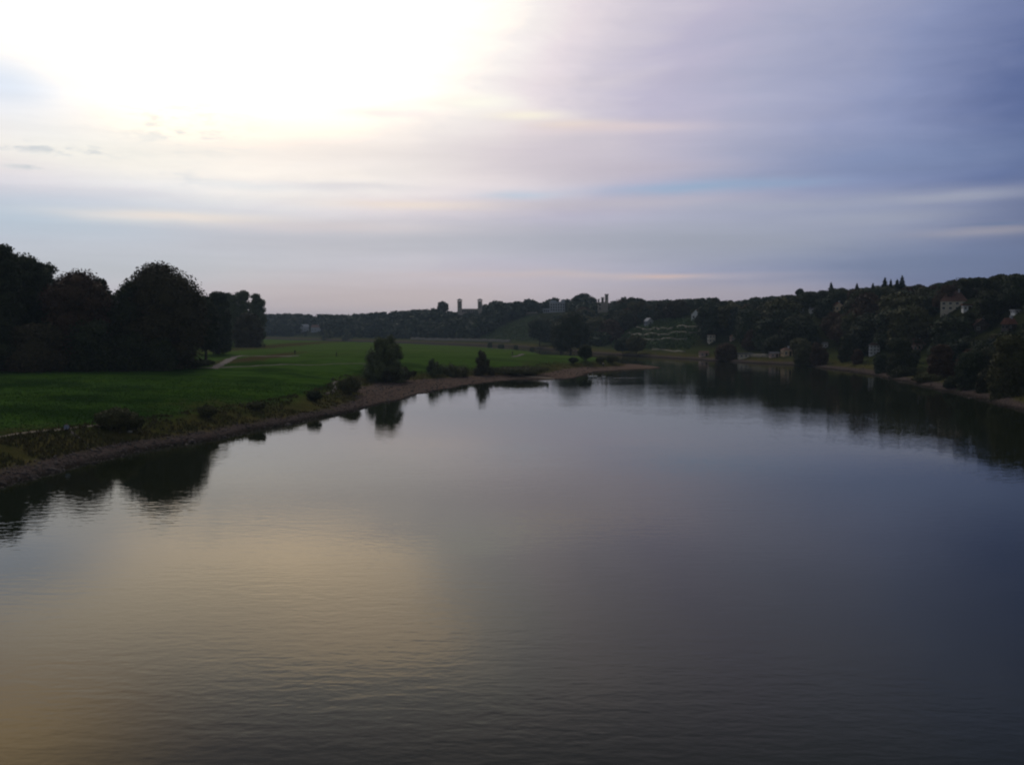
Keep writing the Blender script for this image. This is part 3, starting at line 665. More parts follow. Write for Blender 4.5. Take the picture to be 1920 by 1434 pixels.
# white gabled house far beyond the meadow
house('farmhouse', 572, 622, 15, 613, 608, 'small pale roofed house beyond the far meadow edge', 'grey', 'pale', 'gable', 20, rows=1)
house('farmhouse', 592, 623, 18, 614, 609, 'small red roofed house beyond the far meadow edge', 'grey', 'brown', 'gable', -10, rows=1)
# hillside houses
house('vineyard_house', 1219, 609, 12, 602, 596, 'tiny pale house with pointed gable at the left of the vineyard', 'grey', 'pale', 'front', 25, 1.0, rows=1, cols=1, chimney=False, door=False)
house('vineyard_house', 1304, 599, 17, 590, 580, 'house with bright red roof above the vineyard', 'white', 'red', 'front', -22, 1.3, rows=1, cols=2)
house('villa', 1335, 642, 12, 628, 627, 'narrow cream two storey house below the vineyard edge', 'cream', 'brown', 'flat', 5, 1.0, rows=2, cols=2, door=False)
house('cottage', 1374, 638, 8, 633, 628, 'tiny pinkish cottage half hidden in trees above the shore', 'pink', 'brown', 'front', 0, 1.0, rows=1, cols=1, chimney=False, door=False)
house('shed', 1321, 668, 16, 664, 661, 'low pinkish shed on the far shore, leftmost', 'pink', 'brown', 'gable', 5, .6, rows=1, cols=2, chimney=False)
house('shed', 1399, 671, 26, 666, 664, 'long low pale shed on the far shore, middle', 'cream', 'slate', 'flat', 3, .4, rows=1, cols=3, chimney=False)
house('shed', 1453, 670, 16, 665, 662, 'low pink walled shed left of the yellow house', 'pink', 'slate', 'gable', 3, .6, rows=1, cols=2, chimney=False)
house('shore_house', 1478, 668, 17, 656, 652, 'yellowish house on the far shore beside the big yellow green bush', 'ochre', 'brown', 'hip', 8, .9, rows=1, cols=2)
house('cottage', 1548, 652, 8, 648, 645, 'tiny white cottage right of the big yellow green bush', 'white', 'slate', 'gable', 0, .9, rows=1, cols=1, chimney=False, door=False)
house('white_house', 1640, 665, 18, 647, 642, 'bright white three storey house among the lower trees', 'white', 'brown', 'hip', -14, .8, rows=3, cols=3)
house('hip_roof_house', 1724, 660, 27, 646, 633, 'house with orange red hipped roof among the lower trees', 'pink', 'red', 'hip', 12, .8, rows=1, cols=3, yclear=653)
house('orange_villa', 1572, 583, 17, 574, 567, 'small orange villa glimpsed high on the slope', 'ochre', 'red', 'front', 10, 1.0, rows=1, cols=2)
house('cottage', 1500, 587, 10, 583, 580, 'tiny grey cottage high on the slope, left of a pair', 'grey', 'slate', 'gable', 0, .9, rows=1, cols=1, chimney=False, door=False)
house('cottage', 1522, 587, 8, 582, 579, 'tiny white cottage high on the slope, right of a pair', 'white', 'slate', 'gable', 0, .9, rows=1, cols=1, chimney=False, door=False)
house('hill_villa', 1786, 582, 46, 565, 545, 'big cream villa with tall hipped roof near the hilltop', 'cream', 'brown', 'hip', -24, 1.1, rows=2, cols=4)
house('villa_annex', 1812, 582, 15, 573, 570, 'low white annex right of the big cream villa', 'white', 'brown', 'flat', -10, .7, rows=1, cols=2, chimney=False)
house('timbered_house', 1840, 622, 26, 610, 597, 'dark timbered house with reddish gable on the right slope', 'dark', 'brown', 'front', -10, 1.1, rows=1, cols=2)
house('white_gable', 1842, 618, 6, 610, 607, 'tiny white gabled porch against the dark timbered house', 'white', 'brown', 'front', -10, .5, rows=1, cols=1, chimney=False, door=False)
house('red_roof_house', 1897, 618, 18, 612, 600, 'house with dull red roof at the right picture edge', 'dark', 'red', 'gable', 15, 1.0, rows=1, cols=2)
house('shelter', 1905, 588, 9, 585, 584, 'small white flat shelter near the right picture edge', 'white', 'pale', 'flat', 0, .6, rows=1, cols=1, chimney=False, door=False)
house('cottage', 1824, 622, 5, 619, 617, 'tiny white hut left of the timbered house', 'white', 'slate', 'gable', 0, 1.0, rows=1, cols=1, chimney=False, door=False)
house('white_house', 222, 666, 22, 658, 652, 'pale house glimpsed through the gap in the left wood', 'white', 'slate', 'gable', 10, .8, rows=1, cols=3, D=330)

def castle_base(x, D):
    X = (x - CX) / F * D; return X, D, gz(X, D)
def twin_tower_castle():
    D = 990; X, Y, Z = castle_base(882, D); s = D / F
    zt = lambda y: H + (HZ - y) * s - Z
    r = empty('twin_tower_castle', (X, Y, Z)); tag(r, 'pale stone castle with two square lookout towers on the ridge', 'castle')
    S = M_WALLS['sand']
    MB().box(-20*s, 20*s, 2*s, 22*s, -2, zt(580)).build('wall', S, r)
    b = MB().box(-21*s, 21*s, 2*s-.4, 22*s+.4, zt(580), zt(579)); b.build('cornice', S, r)
    for i in range(8): window((-14 + 4*i)*s, 2*s, zt(586), 1.2, 2.4, r, framed=False)
    for cx in (-20, 18):
        t = MB(); t.box((cx-4)*s, (cx+4)*s, 0, 8*s, -2, zt(566)); t.box((cx-5)*s, (cx+5)*s, -1*s, 9*s, zt(566), zt(565.2)); to = t.build('tower', S, r)
        l = MB()
        for ax in (-3.2, -1.2, 1.2, 3.2):
            for ay in (.8, 7.2): l.box((cx+ax-.5)*s, (cx+ax+.5)*s, (ay-.5)*s, (ay+.5)*s, zt(565.2), zt(563))
        l.build('lantern', S, to)
        c = MB(); c.box((cx-5.2)*s, (cx+5.2)*s, -1.2*s, 9.2*s, zt(563), zt(562.3)); c.prism((cx*s, 4*s), 6.4*s, .6*s, zt(562.3), zt(560), 4, math.pi/4); c.build('roof', M_ROOFS['slate'], to)
        for k in range(3): window(cx*s, 0, zt(569 + 4*k), 1.1, 1.5, to, framed=False)
    CLEAR.append((853, 909, 581, D - 1)); CLEAR.append((855, 870, 586, D - 1))
twin_tower_castle()
def grey_castle():
    D = 860; X, Y, Z = castle_base(1045, D); s = D / F
    zt = lambda y: H + (HZ - y) * s - Z
    r = empty('grey_castle', (X, Y, Z)); tag(r, 'wide grey stone mansion with raised centre and side wing on the ridge', 'castle')
    S = M_WALLS['grey']
    MB().box(-14*s, 14*s, 0, 22*s, -3, zt(567)).build('wall', S, r)
    MB().box(-15*s, 15*s, -.5, 22*s+.5, zt(567), zt(566)).build('cornice', S, r)
    MB().box(-12*s, -2*s, 2*s, 18*s, zt(566), zt(563.5)).build('attic', S, r)
    MB().box(8*s, 14*s, 2*s, 18*s, zt(566), zt(562.5)).build('corner_turret', S, r)
    w = MB().box(-27*s, -14*s, 2*s, 16*s, -3, zt(579)).build('side_wing', S, r)
    MB().box(-27.5*s, -14*s, 1.5*s, 16.5*s, zt(579), zt(578.3)).build('parapet', S, w)
    for k in range(3): window((-24 + 3.6*k)*s, 2*s, zt(585), 1.0, 1.8, w, framed=False)
    for j in range(3):
        for i in range(6): window((-11.5 + 4.6*i)*s, 0, zt(573 + 5*j), 1.1, 1.5, r)
    CLEAR.append((1015, 1064, 586, D - 1))
    # terrace in front
    t = empty('garden_terrace', ((1012 - CX) / F * (D - 16), D - 16, Z)); tag(t, 'pale balustraded garden terrace wall below the grey mansion', 'terrace wall')
    MB().box(-26*s, 16*s, 0, 10, -8, zt(588.5)).build('wall', M_STONE, t)
    MB().box(-26*s, -4*s, .2, .8, zt(587), zt(586)).build('handrail', M_WALLS['sand'], t)
    for i in range(12): MB().box((-25.5+1.9*i)*s, (-25+1.9*i)*s, .3, .7, zt(588.5), zt(587)).build('baluster', M_WALLS['sand'], t)
    CLEAR.append((984, 1030, 592, D - 18))
grey_castle()
def crenellated_castle():
    D = 790; X, Y, Z = castle_base(1131, D); s = D / F
    zt = lambda y: H + (HZ - y) * s - Z
    r = empty('crenellated_castle', (X, Y, Z)); tag(r, 'brown neo gothic castle with slim battlemented towers on the ridge', 'castle')
    S = M_WALLS['sand']
    MB().box(-10*s, 4*s, 0, 16*s, -3, zt(567)).build('wall', S, r)
    for (cx, hw, y0) in ((6, 3.0, 553.5), (-1.5, 2.4, 559.5), (-9, 1.4, 563)):
        t = MB(); t.box((cx-hw)*s, (cx+hw)*s, -.5*s, (2*hw-.5)*s, -2, zt(y0)); t.box((cx-hw-.6)*s, (cx+hw+.6)*s, -1.1*s, (2*hw+.1)*s, zt(y0), zt(y0-.8))
        to = t.build('tower', S, r)
        for ax in (-1, -.15, .7):
            for yy in (-1.1, 2*hw-.5): MB().box((cx+ax*hw)*s, (cx+ax*hw+.3*hw+.35)*s, yy*s, (yy+.6)*s, zt(y0-.8), zt(y0-2.2)).build('merlon', S, to)
        for k in range(2): window(cx*s, -.5*s, zt(y0 + 4 + 5*k), .7, 1.6, to, framed=False)
    for j in range(2):
        for i in range(2): window((-6.5 + 4*i)*s, 0, zt(574 + 7*j), 1.0, 2.0, r)
    CLEAR.append((1119, 1145, 574, D - 1)); CLEAR.append((1119, 1136, 588, D - 1))
crenellated_castle()

# ------------------------------------------------------------------ walls and terraces
def wall_line(name, px, h, t, m, label, cat='wall', group=None):
    P = [hit(*p) for p in px]; V, Fq = [], []; pts = []
    for a, b in zip(P[:-1], P[1:]):
        n = max(1, int(math.dist(a[:2], b[:2]) / 4)); pts += [(a[0] + (b[0]-a[0])*i/n, a[1] + (b[1]-a[1])*i/n) for i in range(n)]
    pts.append(P[-1][:2])
    for i, p in enumerate(pts):
        z = gz(*p); d = math.hypot(*p); ux, uy = p[0]/d, p[1]/d
        k = len(V); hh = h * (1 + .12 * math.sin(i * 2.3))
        V += [(p[0], p[1], z - 1), (p[0], p[1], z + hh), (p[0] + ux*t, p[1] + uy*t, z + hh), (p[0] + ux*t, p[1] + uy*t, z - 1)]
        if i: Fq += [(k-4, k, k+1, k-3), (k-3, k+1, k+2, k-2), (k-2, k+2, k+3, k-1)]
    n = len(V); Fq += [(0, 1, 2, 3), (n-1, n-2, n-3, n-4)]
    o = link(name, mesh_np(name, np.array(V), np.array(Fq)), m); tag(o, label, cat, group); return o
G_T = 'vineyard terrace walls'
wall_line('terrace_wall', [(1322, 594.5), (1345, 595)], 1.25, .5, M_STONE, 'short pale terrace wall right of the red roofed house', group=G_T)
wall_line('terrace_wall', [(1192, 616), (1225, 618), (1262, 617.5)], 1.25, .5, M_STONE, 'upper left terrace wall below the tiny pointed house', group=G_T)
wall_line('terrace_wall', [(1268, 615.5), (1300, 615), (1326, 616.5)], 1.25, .5, M_STONE, 'upper right terrace wall below the red roofed house', group=G_T)
wall_line('terrace_wall', [(1176, 626), (1220, 627.5), (1290, 626.5), (1306, 627)], 1.25, .5, M_STONE, 'long middle terrace wall across the vineyard', group=G_T)
wall_line('terrace_wall', [(1156, 636), (1200, 638), (1250, 637), (1288, 639)], 1.25, .5, M_STONE, 'long lower terrace wall across the vineyard', group=G_T)
wall_line('garden_wall', [(1222, 656), (1245, 657), (1285, 661)], 0.6, .5, M_STONE, 'pale low wall at the foot of the vineyard')
wall_line('garden_wall', [(1385, 668.5), (1420, 669.5), (1446, 670)], 1.3, .5, M_STONE, 'low grey wall along the shore between the sheds')
wall_line('river_wall', [(770, 637), (820, 638), (880, 639.5), (958, 641.5)], 2.0, .6, M_STONE, 'long pale embankment wall on the far bank beyond the meadow')
def stuff_leaves(name, pts, size, m, label, cat, rng, up=0.3):
    n = len(pts); nn = unit_dirs(rng, n) + np.array([0, 0, up]); nn /= np.linalg.norm(nn, axis=1)[:, None]
    t = np.cross(nn, unit_dirs(rng, n)); t /= np.linalg.norm(t, axis=1)[:, None]; b = np.cross(nn, t); s = size * rng.uniform(.6, 1.3, n)[:, None]
    V = np.stack([pts + t*s*.6, pts + b*s*.42, pts - t*s*.6, pts - b*s*.42], 1).reshape(-1, 3)
    return tag(link(name, mesh_np(name, V, np.arange(4*n).reshape(n, 4)), m), label, cat, kind='stuff')
def build_vines():
    rng = np.random.default_rng(5); out = []
    for poly, lines in ((VINE, np.linspace(600, 654, 24)), (VINE2, np.linspace(595, 639, 20))):
        for y in lines:
            xs = np.arange(poly[:, 0].min(), poly[:, 0].max(), 1.1)
            ok = inside(np.stack([xs, np.full(len(xs), y)], 1), poly)
            if not ok.any(): continue
            for X, Y, Z in hits(np.stack([xs[ok], np.full(ok.sum(), y)], 1), 1300):
                for _ in range(3): out.append((X + rng.normal(0, .3), Y + rng.normal(0, .3), Z + rng.uniform(.2, 1.0)))
    stuff_leaves('vine_rows', np.array(out), .8, M_VINE, 'green vine rows on the terraced slope', 'vines', rng)
build_vines()

# ------------------------------------------------------------------ hillside wood
SKY = np.array([(300, 588), (500, 588), (560, 587), (640, 589), (700, 585), (770, 580), (818, 576), (845, 582), (856, 583), (880, 581), (906, 572), (920, 564), (935, 561), (950, 564), (985, 558),
    (1010, 563), (1033, 554), (1060, 559), (1080, 556), (1096, 552), (1116, 566), (1146, 564), (1160, 556), (1185, 552), (1205, 560), (1230, 563), (1270, 560), (1340, 556), (1375, 563), (1400, 557), (1440, 554),
    (1475, 552), (1500, 546), (1530, 544), (1560, 539), (1580, 540), (1620, 538), (1650, 534), (1700, 533), (1740, 531), (1765, 526), (1790, 520), (1820, 522), (1846, 531), (1858, 532), (1866, 520), (1890, 515), (1960, 516), (2300, 505)])
VAR = []
for v in range(9):
    rng = np.random.default_rng(900 + v); m_ = [M_LEAF_FAR, M_LEAF_FAR, M_LEAF, M_LEAF_FAR, M_LEAF_OLIVE, M_LEAF_RED, M_CONIFER, M_LEAF, M_LEAF_FAR][v]
    L = lobes_round(rng, 10.5, 12.0, -3.0, 20)
    me = crown_mesh('crown', rng, L, 4200, .62); me.materials.append(m_)
    VAR.append((me, trunk_mesh(rng, 12, .26, 8, 10), L))
MARKS = [(1030, 575, 'the grey mansion'), (1131, 570, 'the battlemented castle'), (1070, 620, 'the large solitary tree'), (1193, 645, 'the yellowish far shore tree'), (1219, 603, 'the tiny pointed house'), (1304, 590, 'the bright red roof'), (1335, 635, 'the narrow cream house'), (1361, 658, 'the russet shore bush'), (1399, 668, 'the long low shed'),
         (1478, 660, 'the yellowish shore house'), (1510, 661, 'the yellow green shore bush'), (1572, 575, 'the orange villa'), (1511, 584, 'the pair of tiny cottages'), (1640, 655, 'the bright white house'),
         (1724, 645, 'the orange hipped roof'), (1784, 565, 'the big cream villa'), (1840, 610, 'the timbered house'), (1897, 608, 'the dull red roof'), (1680, 520, 'the conifer cluster'), (1822, 690, 'the grey green bank tree'), (1895, 690, 'the big yellowish bank tree')]
TONES = ['mid green', 'mid green', 'dark green', 'mid green', 'olive', 'russet', 'blackish green', 'dark green', 'mid green']
ORD = ['nearest', 'second', 'third', 'fourth', 'fifth', 'sixth', 'seventh', 'eighth', 'ninth', 'tenth', 'eleventh', 'twelfth', 'thirteenth', 'fourteenth', 'fifteenth', 'sixteenth', 'seventeenth', 'eighteenth', 'nineteenth', 'twentieth'] + ['twenty-' + q for q in ('first', 'second', 'third', 'fourth', 'fifth', 'sixth', 'seventh', 'eighth', 'ninth')] + ['thirtieth'] + ['thirty-' + q for q in ('first', 'second', 'third', 'fourth', 'fifth', 'sixth', 'seventh', 'eighth', 'ninth')]
TREE_Q = {}
def tree_label(u, v, k, h):
    mx, my, nm = min(MARKS, key=lambda m: math.hypot(m[0] - u, (m[1] - v) * 1.3)); dx_, dy_ = u - mx, (v - my) * 1.3
    dr = ('right of' if dx_ > 0 else 'left of') if abs(dx_) > abs(dy_) else ('below' if dy_ > 0 else 'above')
    TREE_Q.setdefault((nm, dr), []).append(math.hypot(dx_, dy_))
    return '%s|%s|%.3f|%s %s tree in the hillside wood' % (nm, dr, math.hypot(dx_, dy_), 'tall' if h > 12.5 else 'low' if h < 8 else 'rounded', TONES[k])
def finish_labels():
    for o in COL.objects:
        if o.get('label') and '|' in o['label']:
            nm, dr, d, base = o['label'].split('|'); i = sum(q < float(d) - 5e-4 for q in TREE_Q[(nm, dr)])
            o['label'] = '%s, %s %s %s' % (base, ORD[i] if i < len(ORD) else 'outermost', dr, nm)
def hill_trees():
    rng = np.random.default_rng(77); c = 9.0
    X, Y = np.meshgrid(np.arange(-900, 420, c), np.arange(140, 1900, c)); P = np.stack([X.ravel(), Y.ravel()], 1)
    P = P + rng.uniform(-.42, .42, P.shape) * c
    sel = (P[:, 1] < 700) | (rng.random(len(P)) < np.where(P[:, 1] < 1100, .75, .5)); P = P[sel]
    z, shore, hill, sd, left = ground(P, True)
    w1 = np.interp(P[:, 1], [0, 330, 550, 1000, 1700], [48, 57, 88, 112, 140])
    px = CX + F * P[:, 0] / P[:, 1]; py = HZ - F * (z - H) / P[:, 1]
    foot = 15 + 6 * vnoise(P, 25, 9)
    foot = np.where(px > 1800, 12.0, foot)
    ok = (~left) & (sd > foot) & (sd < w1 + 55) & (px > 420) & (px < 2080)
    pp = np.stack([px, py], 1); ok &= ~inside(pp, VINE) & ~inside(pp, VINE2)
    P, z, px, py, sdv = P[ok], z[ok], px[ok], py[ok], sd[ok]
    out = []
    for (x, y), zz, u, v, s_ in zip(P, z, px, py, sdv):
        nat = rng.uniform(9.5, 17.0) if s_ > 26 else rng.uniform(5, 9)
        if y > 1000: nat += 3
        half = 5.0 * F / y
        ysky = max(np.interp([u - half * .5, u, u + half * .5], SKY[:, 0], SKY[:, 1])) - .5
        cap = H + (HZ - ysky) / F * y - zz
        bad = False
        for (x0, x1, yb, D) in CLEAR:
            if u + half * .75 > x0 and u - half * .75 < x1:
                if y < D: cap = min(cap, H + (HZ - (yb + .5)) / F * y - zz)
                elif y < D + 6 and u > x0 + 2 and u < x1 - 2: bad = True
        # the vineyard and the clearing under the mansion stay open
        for (x0, x1, yb, D) in ((1150, 1300, 652, 560), (1300, 1322, 636, 560), (900, 1010, 634, 800)):
            if u + half * .6 > x0 and u - half * .6 < x1 and y < D: cap = min(cap, H + (HZ - yb) / F * y - zz)
        h = min(nat, cap - abs(rng.normal(0, 2.2)) * min(y / 500, 2.0))
        if h < 3.2 or bad: continue
        out.append((x, y, zz, h, u, v, cap))
    # nearest 300 stand as single trees, the rest reads as one far wood
    out.sort(key=lambda t: t[1] / t[3] ** .5)
    near, far = out[:290], out[290:]
    for i, (x, y, zz, h, u, v, cap) in enumerate(near):
        k = int(rng.integers(0, len(VAR))); s = h / 12.0; w = np.clip(s * rng.uniform(1.0, 1.5), .6, 1.7)
        r = empty('hillside_tree', (x, y, zz - .2), rng.uniform(0, 6.28)); r.scale = (w, w, s)
        tag(r, tree_label(u, HZ - F * (zz + h * .6 - H) / y, k, h), 'tree', 'trees crowding the right hillside')
        link('crown', VAR[k][0], None, r); link('trunk', VAR[k][1], None, r)
    Vs, Fs, off = [], [], 0
    protos = []
    for v in range(5):
        rg = np.random.default_rng(40 + v); me = crown_mesh('tmp', rg, lobes_round(rg, 10, 12, -3, 9), 330, 1.4)
        co = np.empty(len(me.vertices) * 3, np.float32); me.vertices.foreach_get('co', co)
        fi = np.array([p.vertices[:] for p in me.polygons]); protos.append((co.reshape(-1, 3), fi)); bpy.data.meshes.remove(me)
    for (x, y, zz, h, u, v, cap) in far:
        co, fi = protos[int(rng.integers(0, 5))]; s = h / 12.0; w = s * rng.uniform(1.0, 1.5); a = rng.uniform(0, 6.28); ca, sa = math.cos(a), math.sin(a)
        q = np.column_stack([(co[:, 0]*ca - co[:, 1]*sa) * w + x, (co[:, 0]*sa + co[:, 1]*ca) * w + y, co[:, 2] * s + zz - .3])
        Vs.append(q); Fs.append(fi + off); off += len(q)
    o = link('far_wood', mesh_np('far_wood', np.vstack(Vs), np.vstack(Fs)), M_LEAF_FAR)
    tag(o, 'far wooded ridge reading as one dark mass of crowns', 'wood', kind='stuff')
hill_trees()
finish_labels()

# trees that stand out on the far side
def conifer(x, D, ytop, wpx, label):
    SEED[0] += 1; rng = np.random.default_rng(SEED[0]); X = (x - CX) / F * D; Z = gz(X, D)
    h = H + (HZ - ytop) / F * D - Z; w = wpx * D / F
    root = empty('conifer', (X, D, Z)); tag(root, label, 'conifer', 'conifers standing above the ridge')
    pts = []; N = 3200
    t = 1 - np.sqrt(rng.random(N)) ; zz = h * (.12 + .88 * t); lay = (np.sin(zz * 4.2 + 1) * .5 + .5)
    R = w * .5 * (1 - t) ** .85 * (0.62 + .38 * lay); a = rng.uniform(0, 6.28, N); r = R * np.sqrt(rng.uniform(.15, 1, N))
    C = np.stack([np.cos(a) * r, np.sin(a) * r, zz - r * .28], 1)
    nn = np.stack([np.cos(a) * .4, np.sin(a) * .4, np.ones(N)], 1) + unit_dirs(rng, N) * .5; nn /= np.linalg.norm(nn, axis=1)[:, None]
    o_ = np.stack([np.cos(a), np.sin(a), -.35 * np.ones(N)], 1); b = np.cross(nn, o_); s = rng.uniform(.35, .7, N)[:, None]
    V = np.stack([C + o_ * s * .8, C + b * s * .4, C - o_ * s * .6, C - b * s * .4], 1).reshape(-1, 3)
    link('crown', mesh_np('crown', V, np.arange(4 * N).reshape(N, 4)), M_CONIFER, root)
    MB().tube([(0, 0, -.5), (0, 0, h * .5), (0, 0, h * .97)], [.28, .18, .03], 7).build('trunk', M_BARK, root)
conifer(1656, 425, 520, 32, 'broad pointed conifer on the ridge, leftmost of the tight cluster')
conifer(1667, 432, 524, 18, 'slimmest conifer in the middle of the ridge cluster')
conifer(1679, 424, 523, 24, 'shorter conifer leaning against the tallest ridge conifer')
conifer(1688, 428, 516, 32, 'tallest pointed conifer on the right ridge')
conifer(1634, 440, 531, 20, 'small conifer on the ridge left of the tight cluster')
conifer(1604, 450, 531, 22, 'small dark conifer on the ridge, farther left of the cluster')
conifer(1556, 470, 529, 28, 'lone conifer above the orange villa on the ridge')
tree('broadleaf_tree', 831, 590, 22, 565, 'round crowned tree on the skyline left of the twin towers', M_LEAF_FAR, n=3500, size=1.0, D=1010, z0=.3)
tree('broadleaf_tree', 1096, 590, 44, 550, 'rounded tall tree on the skyline between grey mansion and battlemented castle', M_LEAF_FAR, n=5000, size=.9, D=840, z0=.1)
tree('broadleaf_tree', 1498, 590, 16, 542, 'small parasol shaped tree on the ridge', M_LEAF_FAR, n=2500, size=.7, D=520, z0=.45)
tree('broadleaf_tree', 1828, 575, 66, 521, 'spreading dark tree shading the big cream villa', M_LEAF, n=9000, size=.55, D=338, z0=.5, nl=24)
tree('broadleaf_tree', 1890, 575, 92, 514, 'big broad crowned tree at the right end of the skyline', M_LEAF, n=14000, size=.6, D=312, z0=.2, nl=26)
tree('broadleaf_tree', 1168, 664, 34, 632, 'round dark bush tree on the far shore below the vineyard, left one', M_LEAF_FAR, n=5000, size=.5, z0=.02)
tree('broadleaf_tree', 1193, 664, 40, 629, 'yellowish green tree on the far shore below the vineyard, right one', M_LEAF_OLIVE, n=5500, size=.5, z0=.02)
tree('broadleaf_tree', 1012, 650, 46, 596, 'pale green tree behind the large solitary tree', M_LEAF_FAR, n=5000, size=.9, D=640, z0=.05)
tree('shore_bush', 1361, 673, 46, 642, 'large russet bush on the far shore right of the narrow cream house', M_LEAF_RED, n=7000, size=.42, z0=-.4, cat='bush', trunk=False)
tree('shore_bush', 1510, 684, 46, 638, 'large yellow green bush at the far waterside', M_LEAF_OLIVE, n=9000, size=.42, z0=-.4, cat='bush', trunk=False, nl=22)
tree('shore_bush', 1536, 684, 34, 642, 'brownish bush joined to the right of the yellow green bush', M_LEAF_RED, n=6000, size=.42, z0=-.4, cat='bush', trunk=False)
tree('shore_tree', 1586, 676, 30, 627, 'rounded dark tree left of the bright white house', M_LEAF, n=6000, size=.42, z0=-.4)
tree('shore_bush', 1608, 681, 22, 655, 'reddish bush just left below the bright white house', M_LEAF_RED, n=4000, size=.36, z0=-.4, cat='bush', trunk=False)
tree('shore_bush', 1652, 699, 28, 664, 'dark upright bush at the waterside below the bright white house', M_LEAF_FAR, n=6000, size=.34, z0=-.4, cat='bush', trunk=False)
tree('shore_bush', 1694, 706, 46, 684, 'wide dark bush at the waterside, second from the white house', M_LEAF, n=6500, size=.32, z0=-.4, cat='bush', trunk=False)
tree('shore_tree', 1690, 700, 52, 632, 'tall dark tree between white house and orange hipped roof', M_LEAF, n=9000, size=.42, z0=-.4)
tree('shore_tree', 1765, 706, 50, 646, 'russet tree on the right bank below the orange hipped roof', M_LEAF_RED, n=9000, size=.4, z0=-.4)
tree('shore_bush', 1740, 714, 50, 700, 'low green bush on the right bank slope', M_LEAF_OLIVE, n=6000, size=.3, z0=-.4, cat='bush', trunk=False)
tree('shore_tree', 1822, 729, 62, 655, 'grey green rounded tree on the right bank', M_LEAF_FAR, n=11000, size=.36, z0=-.4, nl=24)
tree('shore_bush', 1790, 725, 40, 705, 'small dark bush left of the grey green rounded tree', M_LEAF, n=5500, size=.3, z0=-.4, cat='bush', trunk=False)
tree('shore_tree', 1895, 740, 86, 628, 'big yellowish green tree on the right bank at the picture edge', M_LEAF_OLIVE, n=16000, size=.38, z0=-.4, nl=28)
tree('shore_tree', 1852, 735, 40, 690, 'dark bushy tree wedged beside the big yellowish tree', M_LEAF, n=7000, size=.33, z0=-.4)
tree('shore_tree', 1985, 752, 110, 610, 'tall tree just beyond the right picture edge', M_LEAF_OLIVE, n=14000, size=.4, z0=-.4, nl=26)

# ------------------------------------------------------------------ bank growth, stones, meadow grass
def blades(name, P, z, hgt, wid, m, label, cat, rng):
    n = len(P); a = rng.uniform(0, 6.28, n); hh = hgt * rng.uniform(.5, 1.3, n); ww = wid * rng.uniform(.6, 1.3, n)
    B = np.column_stack([P, z - .05]); T = np.stack([np.cos(a) * ww, np.sin(a) * ww, np.zeros(n)], 1); lean = rng.normal(0, .25, (n, 2)) * hh[:, None]
    top = B + np.column_stack([lean, hh]); V = np.stack([B - T, B + T, top], 1).reshape(-1, 3)
    return tag(link(name, mesh_np(name, V, np.arange(3 * n).reshape(n, 3)), m), label, cat, kind='stuff')
def scatter():
    rng = np.random.default_rng(11)
    az = np.radians(rng.uniform(-36, 33, 420000)); d = np.exp(rng.uniform(math.log(75), math.log(420), len(az)))
    P = np.stack([d * np.sin(az), d * np.cos(az)], 1); z, shore, hill, sd, left = ground(P, True)
    dens = vnoise(P, 5, 21) * .6 + vnoise(P, 1.6, 22) * .4
    e = ((shore > -.3) & (shore < 7) & (dens > .36) & left) | ((shore > 1) & (shore < 10) & (~left) & (dens > .5))
    k = np.where(e)[0][:70000]
    blades('bank_weeds', P[k], z[k], .42, .13, M_WEED, 'rank olive and brown growth along the river banks', 'weeds', rng)
    g = (shore > 6) & left & (P[:, 1] < 200); k = np.where(g)[0][:90000]
    blades('meadow_grass', P[k], z[k], .16, .12, M_BLADE, 'lush green meadow grass', 'grass', rng)
    s = (shore < .2) & (sd > -.8) & (P[:, 1] < 330); k = np.where(s & (rng.random(len(P)) < .5))[0][:9000]
    oct_ = np.array([(1, 0, 0), (0, 1, 0), (-1, 0, 0), (0, -1, 0), (0, 0, .7), (0, 0, -.7)]); of = np.array([(0, 1, 4), (1, 2, 4), (2, 3, 4), (3, 0, 4), (1, 0, 5), (2, 1, 5), (3, 2, 5), (0, 3, 5)])
    S = rng.lognormal(math.log(.10), .5, len(k)); V = oct_[None] * S[:, None, None] * rng.uniform(.6, 1.3, (len(k), 6, 3))
    a = rng.uniform(0, 6.28, len(k)); R = np.stack([np.stack([np.cos(a), -np.sin(a)], -1), np.stack([np.sin(a), np.cos(a)], -1)], 1)
    V[:, :, :2] = np.einsum('nij,nkj->nki', R, V[:, :, :2]); V += np.column_stack([P[k], z[k] + S * .1])[:, None, :]
    Fq = (of[None] + 6 * np.arange(len(k))[:, None, None]).reshape(-1, 3)
    o = link('shore_stones', mesh_np('shore_stones', V.reshape(-1, 3), Fq), plain('shore_stone', (0.085, 0.068, 0.062), .9, .6))
    tag(o, 'loose brown grey stones along the waterline', 'stones', kind='stuff')
scatter()

